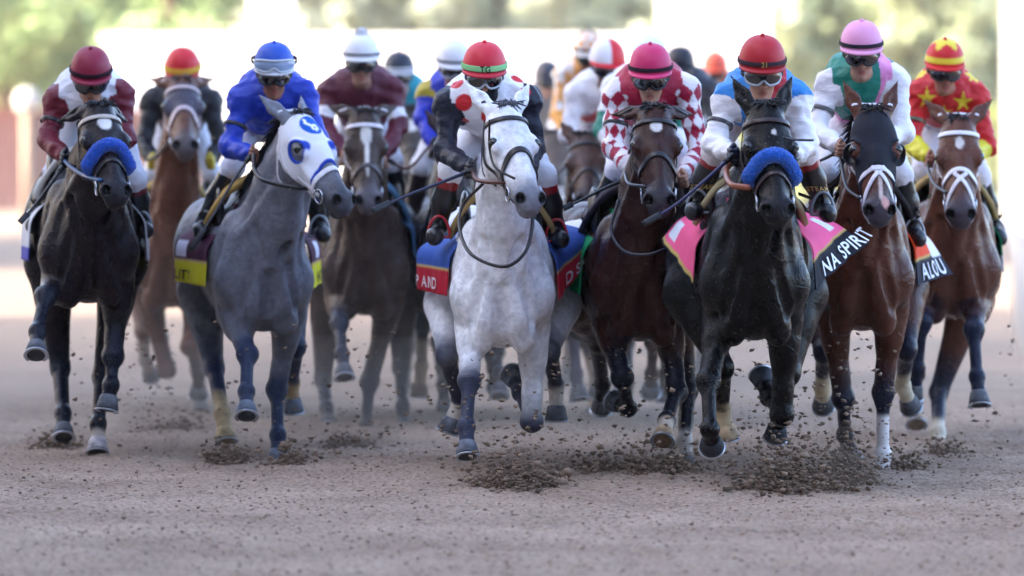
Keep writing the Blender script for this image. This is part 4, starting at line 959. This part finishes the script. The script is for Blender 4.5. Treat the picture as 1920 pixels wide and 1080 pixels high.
hB = make_horse('horse', 'chestnut horse with head held high, between the far left and the grey horses', 32.6, (318,490), (342,150), (348,268),
    [LG(313,694,1, 305,660,-1, 300,640,-1), LG(355,650,1, 372,700,-1, 372,735,-1), LG(268,620,1, 272,675,-1, 282,700,-1), LG(372,690,-1, 375,745,1, 376,770,1)],
    '704838', pts='3a2724', ptlo=1.2, socks=(0,0,(1.0,'a4978c'),0), muz='5a5254', yaw=1, vox=.015, ears=(.6,.7,-.3), mane='4a3027',
    marks=lambda c,S,L,N,i: mixc(c, np.array(hx('454a5a')), ss(S,.02,.08)*ss(-S,-.33,-.25)*i*front(N)*.8))
hD = make_horse('horse', 'dark brown horse with a white blaze in the dust, between the two greys', 31.0, (685,500), (684,212), (692,375),
    [LG(636,606,1, 641,664,1, 645,700,1), LG(693,715,1, 686,800,1, 684,834,1), LG(606,712,1, 612,765,1, 616,795,1), LG(752,690,1, 755,760,1, 757,800,1)],
    '4a3a34', pts='2a2c38', ptlo=.6, muz='5a565c', yaw=2, vox=.014, ears=(.5,.7,-.4), mane='2a2222',
    marks=lambda c,S,L,N,i: spot(spot(c,S,L,i*front(N),.15,.0,.07,.032,'d8d2cc'),S,L,i*front(N),.27,.0,.15,.014,'d8d2cc'))
hE = make_horse('horse', 'dark horse with a white star far back between the grey helmet and maroon rider', 36.5, (800,480), (768,205), (776,330),
    [LG(770,640,1, 760,720,-1, 755,740,-1), LG(830,650,1, 832,720,1, 833,760,1), LG(760,640,1, 758,710,1, 757,740,1), LG(850,640,1, 850,700,1, 852,740,1)],
    '3f332f', muz='3a3538', yaw=0, vox=.018, marks=lambda c,S,L,N,i: spot(c,S,L,i*front(N),.14,.0,.06,.05))
hF = make_horse('horse', 'dark bay horse hidden behind the pale grey horse, tan hind sock showing', 31.8, (845,500), (850,240), (868,370),
    [LG(930,660,1, 935,700,1, 936,735,1), LG(905,640,1, 925,690,-1, 930,720,-1), LG(792,610,1, 790,685,1, 786,738,1), LG(822,640,1, 831,720,1, 834,765,1)],
    '35262a', pts='1c1c26', socks=(0,0,(1.4,'b39a78','6a4c3a'),0), yaw=0, vox=.018)
hI = make_horse('horse', 'brown horse half hidden behind the dark bay, tan pasterns in the dust', 32.0, (1105,480), (1098,255), (1104,370),
    [LG(1075,620,1, 1080,700,1, 1085,740,1), LG(1130,640,1, 1125,700,-1, 1122,730,-1), LG(1100,640,1, 1118,720,1, 1112,790,1), LG(1130,620,1, 1128,690,1, 1130,745,1)],
    '5a4038', pts='4a4450', socks=(0,0,(1.3,'b09a84'),(1.2,'b09a84')), yaw=0, vox=.018)
hH = make_horse('horse', 'dun brown horse far back under the rider in orange checks', 37.5, (1045,455), (1040,250), (1044,350),
    [LG(1020,600,1, 1022,660,1, 1022,690,1), LG(1070,600,1, 1068,660,-1, 1066,690,-1), LG(1030,620,1, 1030,680,1, 1031,720,1), LG(1065,620,1, 1064,680,1, 1064,715,1)],
    '5c4a42', yaw=0, vox=.022)
hJ = make_horse('horse', 'brown horse hidden behind the dark bay under the rider in white and green', 31.0, (1190,480), (1180,280), (1184,390),
    [LG(1160,640,1, 1162,710,1, 1162,745,1), LG(1225,640,1, 1222,700,-1, 1220,730,-1), LG(1175,640,1, 1176,720,1, 1176,760,1), LG(1250,640,1, 1248,700,1, 1248,745,1)],
    '4a3630', yaw=0, vox=.022)
hL = make_horse('horse', 'dark horse far back between the dark bay and the black horse', 38.5, (1292,440), (1296,250), (1298,350),
    [LG(1270,590,1, 1272,650,1, 1272,680,1), LG(1315,590,1, 1314,650,-1, 1312,680,-1), LG(1280,600,1, 1281,660,1, 1281,700,1), LG(1315,600,1, 1314,660,1, 1314,690,1)],
    '3a2f2e', yaw=0, vox=.022)
hM = make_horse('horse', 'brown horse at the very back behind the black horse', 46, (1345,410), (1348,250), (1350,330),
    [LG(1325,530,1, 1326,580,1, 1326,605,1), LG(1365,530,1, 1364,580,-1, 1363,605,-1), LG(1335,545,1, 1335,590,1, 1336,620,1), LG(1362,545,1, 1362,590,1, 1362,615,1)],
    '5a463e', yaw=0, vox=.026)
hQ = make_horse('horse', 'grey brown horse at the very back behind the pale grey horse', 44, (1020,420), (1022,260), (1024,345),
    [LG(1000,545,1, 1001,600,1, 1001,625,1), LG(1040,545,1, 1039,600,-1, 1038,625,-1), LG(1008,560,1, 1009,610,1, 1009,640,1), LG(1038,560,1, 1038,610,1, 1038,640,1)],
    '5c5450', yaw=0, vox=.026)

# tack
bridle(hG, '1e1618', nose=.375, ntilt=-.09, nw=.032, reins=[('5a2f28',.013,[(972,340,25.7),(935,342,25.75),(897,338,25.9),(885,322,26.1)]),('1c1418',.010,[(905,345,26.0),(868,385,26.15),(862,430,26.0),(885,478,25.75),(945,500,25.62),(985,472,25.7),(998,420,25.9),(996,380,26.0)]),('1c1418',.007,[(918,225,25.75),(918,280,25.8),(930,315,25.7),(965,335,25.6)])])
bridle(hK, '17151d', nose=.36, ntilt=-.06, nw=.030, reins=[('17151d',.011,[(1210,350,26.1),(1180,345,26.3),(1172,325,26.6)]),('1a1a28',.010,[(1160,375,26.7),(1146,430,26.6),(1168,470,26.4),(1210,478,26.3),(1250,466,26.3)])])
bridle(hN, '2a1719', nose=.43, nw=.022, fleece=('2a6ee0',.345), reins=[('8a4a30',.016,[(1405,352,24.4),(1370,345,24.5),(1362,318,24.8),(1380,300,25.0)]),('1c1418',.007,[(1470,258,24.4),(1490,262,24.45),(1525,263,24.5)])])
bridle(hO, '17171d', nose=.37, nosecol='d8d8e2', browcol='d8d8e2', cheekcol='dadae4', ntilt=-.03, nw=.028, fig8=True, figcol='d8d8e2', brow=False, reins=[('17171d',.010,[(1612,372,26.2),(1588,352,26.4),(1578,310,26.7),(1573,282,26.9)])])
bridle(hP, 'e4e4ee', nose=.36, ntilt=-.05, nw=.026, fig8=True, figcol='e4e4ee', reins=[('17171d',.010,[(1775,362,28.0),(1752,345,28.3),(1740,315,28.7),(1742,292,28.9)])])
bridle(hA, '1a1418', browcol='b5aba2', fleece=('2a62d8',.345), nose=.43, reins=[('23507f',.012,[(190,338,26.7),(160,330,26.9),(135,315,27.2),(120,300,27.4)])])
bridle(hC, 'd6d6de', nose=.40, nosecol='e0e0e8', brow=False, ntilt=-.02, nw=.030, reins=[('141319',.014,[(622,355,27.4),(560,352,27.3),(500,340,27.4),(478,320,27.6),(476,290,27.7)])])
bridle(hB, 'c9b4b8', nose=.37, nosecol='c9b4b8', ntilt=-.10, nw=.034, reins=[('1c1a1e',.011,[(320,262,32),(295,290,32.4),(278,300,32.7)])])
bridle(hD, 'cfc8d0', nose=.40, nosecol='4a4348', browcol='d8d2da', reins=[('1c1a1e',.010,[(668,340,30.5),(650,310,30.9),(640,290,31.2)])])
for h_ in (hE, hI): bridle(h_, '1c1a1e')
# hoods
V, F, c, L = headwear(hC, 'e6e8f2', .345, .010, .052, trim='2746b4', sides=-.20, vex=.55)
e = ((L[:,0]-.095)/.062)**2+((L[:,1]+.0)/.066)**2
c = mixc(c, np.array(hx('1f5fc0')), (ss(-e, -1.08, -.92)*(L[:,2] > -.10)))
sq = np.minimum.reduce([seg(np.stack([L[:,0], L[:,1], 0*L[:,0]], 1), np.array([*a,0.]), np.array([*b,0.]))[0] for a, b in (((.06,-.03),(.085,-.034)),((.085,-.034),(.105,-.01)),((.105,-.01),(.10,.02)),((.10,.02),(.12,.028)),((.105,-.01),(.125,-.006)),((.125,.012),(.132,.012)))])
c = mixc(c, np.array(hx('eef0f6')), ss(-sq, -.010, -.007)*(L[:,2] > -.10)); mk('blinker_hood', V, F, M_CLOTH, hC.root, c)
V, F, c, L = headwear(hO, '20222c', .335, .010, .060, sides=-.15, vex=.9); ob = mk('blinker_hood', V, F, M_CLOTH, hO.root, c)
for q in (-1,1):
    H, AH, s_ = hO.H, hO.AH, hO.hs
    pr = [E(H(.21, q*.115, -.075), np.array([.060,.045,.060])*s_, AH, .01), E(H(.235, q*.128, -.045), np.array([.055,.050,.055])*s_, AH, .006, 's')]
    V, F = solid(pr, .005, 1); mk('blinker_cup', V, F, M_LEATH, ob, np.tile(hx('121218'), (len(V), 1)))

# saddles and cloths
sG = saddle(hG, 'a98f5c'); sK = saddle(hK, '2a2430'); sN = saddle(hN, 'b8ac86'); sO = saddle(hO, '2a2628'); sP = saddle(hP, 'b09a68'); sA = saddle(hA, 'c8c6c4'); sC = saddle(hC, 'b08f4e'); sB = saddle(hB, 'b3985e'); sD = saddle(hD, '5a86a8')
flap(hG, -1, [(0,'3a5cae'),(.66,'c9b26a'),(.69,'bd1f36')], flare=.20, bot=1.06, raise_=.02, inner=.27, text=[('P AND',.07,.94,.095,'e6d8de')])
flap(hG, 1, [(0,'3a5cae'),(.66,'c9b26a'),(.69,'c8223a')], flare=.22, bot=1.04, raise_=.22, inner=.27, text=[('D SANDWI',.80,.94,.11,'e6d8de')])
flap(hK, -1, [(0,'d8dae8'),(.60,'b59a62'),(.65,'171a38')], patch=[(.74,1,0,1,'1f9a62')], hang=1, flare=.30, bot=1.04, raise_=.12, inner=.27, text=[('HELIU',.05,.96,.12,'c4c8e6')])
flap(hN, 1, [(0,'f0608f'),(.66,'c2a55e'),(.71,'0f1020')], hang=0, tx_=1.1, flare=.34, bot=1.04, raise_=.22, inner=.29, text=[('NA SPIRIT',.80,.95,.13,'eef0f8')], patch=[(.12,.26,.40,.58,'e3e5ee')])
flap(hN, -1, [(0,'f0608f'),(.90,'c2a55e'),(.95,'0f1020')], hang=0, flare=.17, bot=1.06, raise_=.22, inner=.27, patch=[(.05,.3,.5,.8,'dfe2ee')])
flap(hO, 1, [(0,'e8451c'),(.70,'c2a55e'),(.74,'141528')], hang=0, tx_=1.2, flare=.24, bot=1.03, raise_=.05, inner=.27, text=[('ALOU',.80,.96,.14,'e6e8f2')], patch=[(.02,.26,.45,.76,'e9eaf0')])
flap(hO, -1, [(0,'e8451c'),(.80,'c2a55e'),(.84,'141528')], flare=.06, bot=1.12, inner=.30)
flap(hC, -1, [(0,'4a2238'),(.70,'c9a878'),(.74,'d8d02a')], flare=.14, bot=1.04, raise_=.02, rear=-.5, inner=.27, text=[('LITY',.10,.95,.085,'2b2a1a')], patch=[(.05,.35,.48,.68,'d0cede')])
flap(hC, 1, [(0,'4a2238'),(.70,'c9a878'),(.74,'d8d02a')], flare=.16, bot=1.02, raise_=.02, inner=.28, text=[('ENTI',.45,.96,.10,'2b2a1a')], patch=[(.1,.4,.48,.68,'d8d8e6')])
flap(hA, -1, [(0,'d4d4da'),(.85,'5a58b0')], flare=.06, bot=1.02, inner=.30); flap(hA, 1, [(0,'c9c9cf')], flare=.05, bot=1.02, inner=.30)
flap(hP, 1, [(0,'1f8a5a'),(.8,'dfe2ee')], flare=.02, bot=1.06, inner=.28); flap(hP, -1, [(0,'1f8a5a')], flare=.02, bot=1.06, inner=.28)
flap(hF, -1, [(0,'c9c040')], flare=.06, bot=1.05, inner=.28); flap(hJ, -1, [(0,'2aa6c8')], flare=.16, bot=1.1, inner=.28); flap(hO, -1, [(0,'2f86c8')], flare=.1, bot=1.3, inner=.3) if 0 else None
flap(hI, -1, [(0,'7a6a52')], flare=.05, bot=1.1, inner=.28); flap(hB, -1, [(0,'2a2c34')], flare=.05, bot=1.1, inner=.28); flap(hD, 1, [(0,'3a6a9a')], flare=.05, bot=1.15, inner=.28)

# riders
def spots(centres, rad, base, col):
    """red discs on the shirt at given places (photo pixel, found on the jacket's own surface)"""
    def f(I):
        c = base(I); V = I['V']
        for (px, py, rr) in centres:
            p = P(px, py, 26.0); dr = nrm(p-CAM); W = V-CAM; t = W@dr; off = np.linalg.norm(W-t[:,None]*dr, axis=1); k = np.argmin(off+.05*t); cp = V[k]
            c = mixc(c, np.array(hx(col)), (ss(-np.linalg.norm(V-cp, axis=1), -rr-.002, -rr+.002)))
        return c
    return f
def stars(centres, base, col):
    def f(I):
        c = base(I); V = I['V']
        for (px, py, rr) in centres:
            p = P(px, py, 29.0); dr = nrm(p-CAM); W = V-CAM; t = W@dr; off = np.linalg.norm(W-t[:,None]*dr, axis=1); k = np.argmin(off+.05*t); D = V-V[k]
            x, z = D[:,0], D[:,2]; an = np.arctan2(x, z); rad = np.hypot(x, z); q = np.mod(an, 2*math.pi/5); q = np.minimum(q, 2*math.pi/5-q)
            lim = rr*.38*math.sin(R(126))/np.sin(math.pi-R(126)-q+1e-6) if 0 else rr*(math.sin(R(18))/np.sin(R(18)+q+R(0)))/1.0
            lim = rr*math.sin(R(18))/np.sin(math.pi-R(18)-q)
            c = mixc(c, np.array(hx(col)), ((rad < lim)*(np.linalg.norm(D, axis=1) < .13))*1.0)
        return c
    return f
def checks(I):
    w_, m_ = np.array(hx('efe9f0')), np.array(hx('a8143c')); c = np.tile(m_, (len(I['V']), 1))
    a = np.floor(I['ang']/(2*math.pi)*6); u = np.where(I['seg'] == 2, 1+I['t'], I['t'])*3.4; a2 = I['ang']/(2*math.pi)*6
    k = (np.floor(u+a2)+np.floor(u-a2)) % 2; m = (I['seg'] > 0); c[m & (k > .5)] = w_
    t = (I['seg'] == 0); low = t & (I['z'] < -.26); c[low] = w_; return c
def maroon_band(I):
    c = np.tile(hx('5a1d30'), (len(I['V']), 1)); m = (I['seg'] == 1)*(I['t'] > .55)*(I['t'] < .85); c[m] = hx('e2dfe6'); return c
def wine_white(I):
    c = np.tile(hx('d8d8e2'), (len(I['V']), 1)); c[I['seg'] > 0] = hx('6a1226'); return c
def sash(I):
    c = np.tile(hx('147f6e'), (len(I['V']), 1)); c[I['seg'] > 0] = hx('e9e9f2'); m = (I['seg'] == 0)*(np.abs(I['x']-.055-.45*(I['z']+.12)) < .055); c[m] = hx('e98fc4'); m = (I['seg'] == 0)*(I['z'] < -.30); c[m] = hx('e98fc4'); return c
def blue_red(I):
    c = np.tile(hx('2b86d8'), (len(I['V']), 1)); c[I['seg'] > 0] = hx('ecebf2'); m = (I['seg'] == 1)*(I['t'] < .04); c[m] = hx('2b86d8')
    m = (I['seg'] == 0)*(np.abs(I['x']-.085) < .045); c[m] = hx('b3202e'); m = (I['seg'] == 0)*(I['z'] < -.20); c[m] = hx('ecebf2'); return c
def red_slash(I):
    c = np.tile(hx('e4e2e8'), (len(I['V']), 1)); m = (I['seg'] == 0)*(np.abs(I['x']+.10-.6*(I['z']+.1)) < .045); c[m] = hx('c8242e'); m = (I['seg'] == 2)*(I['t'] > .35); c[m] = hx('c8242e'); return c
def orange_check(I):
    c = np.tile(hx('e6e2e2'), (len(I['V']), 1)); q = (np.floor(I['x']*16)+np.floor(I['z']*16)) % 2; c[(q > .5)] = hx('e8a860'); c[I['seg'] == 2] = hx('e09a3c'); return c
def navy_sleeve(I):
    c = np.tile(hx('ecebf2'), (len(I['V']), 1)); c[(I['seg'] > 0)] = hx('191b2c'); return c
def red_yellow(I):
    c = np.tile(hx('c81e22'), (len(I['V']), 1)); c[(I['seg'] == 2)*(I['t'] > .15)] = hx('d8d03a'); c[(I['seg'] == 0)*(I['z'] < -.26)] = hx('e6e2ea'); return c
def badge(I):
    c = np.tile(hx('1c1b22'), (len(I['V']), 1)); m = (I['side'] < 0)*(I['seg'] == 1)*(I['t'] > .15)*(I['t'] < .75)*(np.abs(I['ang']) < 1.3); c[m] = hx('9c8f94'); m2 = m & ((np.floor(I['ang']*3.3) % 2) > .5)*(I['t'] > .3)*(I['t'] < .6); c[m2] = hx('a8323a'); return c
def star_cap(ang, t):
    a = hx('cf1c22'); yl = hx('e6cf36')
    if .10 < t < .24: return yl
    if t > .45:
        q = abs(((ang+math.pi/5*0) % (2*math.pi/5))-math.pi/5)
        if (1-t) < .55*(1-q/(math.pi/5)*.0)*abs(math.sin(R(18)))/math.sin(math.pi-R(18)-q+1e-6)*1.2: return yl
    return a
def orange_cap(ang, t): return hx('e8a35a') if (math.floor(ang*2.2)+math.floor(t*4)) % 2 else hx('e6e2e2')

rN = make_rider('jockey in light blue silks with white sleeves and red helmet on the black horse', hN, 25.15, (1431,146), [(1366,188),(1492,186)], [(1338,268),(1514,272)], [(1372,287),(1490,292)], [(1342,284),(1508,286)], [(1307,372),(1540,376)],
    cap('b31626', None), blue_red, yaw=1, bandc='3a2a34', top=('21',.040,'b89a4c'), rim='a0141f', boot='15151a', boottop=('8e1a22',.28,[('STEAK',.86,.035),('HOUSE',.92,.035)] if 0 else [('STEAK',.80,.040)]), glove='161b33', cuff=None, armband=('3b3c44',(0,)), breech='dcd2d6', goggles='clear', mask=None, del_=(.12,.12), dha=(-.15,-.05), dkn=.30, dan=.42, hs=1.02)
irons(hN, sN, rN, '7d828c')
rG = make_rider('jockey in white silks with red spots and a black face mask on the grey', hG, 26.45, (909,153), [(842,196),(986,190)], [(834,284),(1003,275)], [(876,312),(985,330)], [(846,318),(1020,328)], [(822,420),(1042,426)],
    cap('d12a3c', None), spots([(856,158,.042),(870,193,.048),(916,217,.044),(972,150,.045),(873,226,.022),(985,172,.03)], 0, navy_sleeve, 'd0202c'), yaw=2, bandc='8fce8e', bandw=.032, top=('TG',.052,'26302a'), rim='c2253a', mask='15161b', boot='15151a', boottop=('8e1a22',.30), glove='15161c', armband=None, hs=1.0, del_=(.12,.14), dha=(-.12,-.1), dkn=.32, dan=.45)
irons(hG, sG, rG, 'b3202c')
rK = make_rider('jockey in crimson silks with diamond checked sleeves and a deep pink helmet', hK, 27.0, (1219,155), [(1160,180),(1284,166)], [(1150,278),(1312,282)], [(1190,322),(1284,324)], [(1158,318),(1290,318)], [(1116,418),(1318,420)],
    cap('cb2a63', None), checks, yaw=-3, bandc='2a1a26', rim='d83a70', glove=None, cuff='a8143c', boot='131318', breech='e4e4ee', goggles='dark', mask=None, armband=('17171b',(0,)), hs=1.0, dan=.5)
irons(hK, sK, rK)
rO = make_rider('jockey in green silks with a pink sash and pale pink helmet', hO, 27.0, (1616,110), [(1556,160),(1676,152)], [(1530,248),(1694,250)], [(1568,272),(1660,262)], [(1550,322),(1688,326)], [(1530,420),(1712,424)],
    cap('e79cc6', None), sash, yaw=-2, bandc='23222c', rim='e79cc6', glove=None, skin='b08672', boot='17191f', breech='e4e4ee', goggles='dark', armband=('4a4a50',(0,)), hs=.98, dkn=.3, dan=.42)
irons(hO, sO, rO)
rP = make_rider('jockey in red silks with yellow stars and a red starred helmet at the far right', hP, 29.0, (1774,140), [(1722,180),(1828,182)], [(1708,268),(1850,276)], [(1738,292),(1815,298)], [(1730,322),(1836,330)], [(1725,400),(1862,424)],
    star_cap, stars([(1738,185,.068),(1806,190,.062),(1722,140,.06),(1822,142,.06),(1770,212,.05)], red_yellow, 'e0c832'), yaw=2, bandc=None, rim='cf1c22', glove=None, skin='a9735f', boot='16181e', breech='e4e4ee', goggles='dark', armband=('5a5a40',(0,)), hs=.98)
irons(hP, sP, rP)
rC = make_rider('jockey in royal blue silks and a blue helmet with spare goggles', hC, 27.95, (514,148), [(455,186),(568,178)], [(430,278),(596,262)], [(468,288),(560,300)], [(438,312),(578,318)], [(384,410),(598,418)],
    cap('2350b6', 'cfd2dc', .07), plain('1f3db4'), yaw=3, bandc=None, rim='d4d6e0', mask=None, glove=None, skin='8a5c48', boot='17171c', breech='dcdce8', goggles='dark', spare=True, armband=('15151a',(0,)), hs=.98)
irons(hC, sC, rC)
rA = make_rider('jockey in white and wine red silks with a wine red helmet', hA, 27.6, (170,162), [(110,190),(224,182)], [(88,262),(236,262)], [(118,290),(205,300)], [(102,330),(252,335)], [(72,400),(266,410)],
    cap('8a1a38', None), wine_white, yaw=3, bandc='2a1420', rim='8a1a38', glove='17171d', boot='17181f', boottop=('6d1a26',.3), breech='dcdce6', goggles='dark', armband=('17171b',(0,)), hs=.98, pit=24)
irons(hA, sA, rA)
rB = make_rider('jockey in black silks with a sleeve badge and red helmet behind the chestnut horse', hB, 32.9, (341,152), [(287,192),(394,192)], [(268,270),(414,272)], [(285,296),(396,296)], [(285,330),(400,330)], [(280,400),(405,405)],
    cap('cf1f2c', None), badge, bandc='d8a83c', bandw=.04, rim='b5202a', glove='d0bc3a', boot='15151a', breech='dcdce6', goggles='dark', vox=.010, pit=22)
rD = make_rider('jockey in maroon silks with white armbands and a white bobble helmet', hD, 31.3, (677,124), [(620,172),(735,172)], [(606,232),(748,235)], [(640,285),(722,290)], [(620,300),(735,300)], [(610,385),(745,388)],
    cap('e9e9ee', None), maroon_band, bandc='2c2c38', bandw=.012, pom='e4e4ea', rim='e6e6ec', glove=None, skin='9c7564', boot='15151a', breech='e2e2ec', goggles='dark', vox=.010, pit=10)
rE = make_rider('jockey in teal silks and a dark helmet, blurred behind the maroon rider', hE, 36.8, (748,148), [(715,180),(795,182)], [(712,240),(805,245)], [(735,290),(785,292)], [(720,320),(800,322)], [(715,390),(802,392)],
    cap('2a3040', None), plain('1f8fa0'), bandc='d0d2d8', bandw=.02, rim='c8cad2', glove=None, boot='15151a', vox=.013, goggles='dark', pit=8)
rF = make_rider('jockey in deep blue silks with yellow trim and a white helmet behind the spotted rider', hF, 32.3, (853,136), [(805,178),(900,180)], [(792,222),(905,240)], [(812,270),(880,280)], [(790,310),(900,310)], [(775,400),(905,400)],
    cap('e6e6ec', None), lambda I: np.where(((I['seg'] == 1)*(I['t'] < .3))[:,None], np.array(hx('b8a83a')), np.array(hx('1f2fb0'))), bandc='20222e', bandw=.012, rim='e6e6ec', glove='2a2a33', boot='2a2024', vox=.011, yaw=4)
rI = make_rider('jockey in white silks with red cuffs and a red and white halved helmet', hI, 32.3, (1142,134), [(1083,178),(1195,178)], [(1064,255),(1205,255)], [(1100,272),(1185,280)], [(1085,320),(1190,320)], [(1075,400),(1200,400)],
    cap('e6e4ea', None, 0, 'd0202c'), red_slash, bandc=None, rim='cf2230', glove='2c2c35', boot='16161c', vox=.010, goggles='dark', skin='6a4538', yaw=8)
rH = make_rider('jockey in white silks with orange checks and an orange checked helmet far back', hH, 37.7, (1104,112), [(1058,142),(1150,145)], [(1046,215),(1158,225)], [(1065,255),(1130,262)], [(1050,300),(1135,300)], [(1045,370),(1140,370)],
    orange_cap, orange_check, bandc='34384a', bandw=.014, rim='e0dcdc', glove=None, skin='7a5040', boot='16161c', vox=.013, goggles='dark', yaw=4)
rJ = make_rider('jockey in white silks with green cuffs, almost hidden behind the crimson rider', hJ, 31.3, (1218,128), [(1150,168),(1270,168)], [(1128,245),(1280,245)], [(1160,285),(1255,285)], [(1130,320),(1270,320)], [(1110,400),(1275,400)],
    cap('e6e8f0', None), lambda I: np.where(((I['seg'] == 1)*(I['t'] > .6)+(I['seg'] == 2)*(I['t'] < .2) > 0)[:,None], np.array(hx('1a7a6a')), np.array(hx('e4e4ec'))), rim='e6e8f0', glove='1c1c24', boot='16161c', vox=.013, goggles='dark')
rL = make_rider('jockey in black silks and a black helmet far back right of the crimson rider', hL, 38.8, (1276,138), [(1250,165),(1330,168)], [(1245,235),(1338,235)], [(1265,280),(1320,280)], [(1255,300),(1328,300)], [(1252,360),(1330,360)],
    cap('23242f', None), plain('2c2e3a'), glove='16161c', boot='16161c', vox=.014, goggles='dark', rim='23242f')
rM = make_rider('jockey with an orange helmet at the very back behind the black horse', hM, 46.3, (1342,140), [(1315,165),(1375,165)], [(1312,215),(1380,215)], [(1325,255),(1368,255)], [(1318,275),(1372,275)], [(1316,320),(1374,320)],
    cap('e2614a', None), plain('b0604a'), glove=None, boot='16161c', vox=.016, goggles='dark', rim='e2614a')
rQ = make_rider('jockey in grey silks and a dark grey helmet at the very back right of centre', hQ, 44.3, (1026,158), [(996,185),(1060,185)], [(992,240),(1066,240)], [(1008,280),(1052,280)], [(1000,300),(1058,300)], [(998,345),(1060,345)],
    cap('40424e', None), plain('6a6a74'), glove=None, boot='16161c', vox=.016, goggles='dark', rim='40424e')

# whips
whip([(888,318,26.1),(820,345,25.95),(760,368,25.85),(697,396,25.75)], 'long dark whip held low by the jockey in red spots', '1f2244')
whip([(1375,290,24.85),(1320,340,24.75),(1265,385,24.7),(1206,421,24.65)], 'dark whip with a broad flap held by the jockey on the black horse', '232050')
whip([(1185,332,26.8),(1140,350,26.75),(1090,375,26.7),(1056,391,26.65)], 'black whip pointing left from the jockey in checked sleeves', '1a1a20')
whip([(470,292,27.75),(440,335,27.7),(405,395,27.65),(356,470,27.6)], 'grey whip slanting down from the hand of the jockey in royal blue', '3a3d46')
whip([(118,312,27.3),(95,345,27.25),(65,385,27.2),(37,418,27.15)], 'black whip held by the jockey in wine red at the far left', '1a1a20')
whip([(1570,285,26.9),(1545,298,26.9),(1520,308,26.9),(1500,314,26.9)], 'short stretch of black whip behind the jockey in green silks', '1a1a20')
whip([(728,300,31.0),(765,315,30.9),(800,280,30.8),(818,258,30.8)], 'reddish whip slanting up between the maroon and the spotted riders', '5a3a38')
whip([(1100,280,32.1),(1080,300,32.0),(1055,318,32.0),(1030,335,31.9)], 'dark whip under the red cuff of the jockey with the red slash', '25252c')

# the evening air: one even box of haze round the whole place
g = Geo(); g.add(*box((0, 150, 10.5), (130, 260, 11.8))); m = bpy.data.materials.new('evening_haze'); m.use_nodes = True; t = m.node_tree; t.nodes.remove(t.nodes['Principled BSDF'])
v = t.nodes.new('ShaderNodeVolumePrincipled'); v.inputs['Density'].default_value = .00018; v.inputs['Color'].default_value = (*hx('f4f2ee'), 1); v.inputs['Anisotropy'].default_value = .3
t.links.new(v.outputs[0], t.nodes['Material Output'].inputs['Volume']); mk('haze', g.V, g.F, m, smooth=False, kind='stuff')
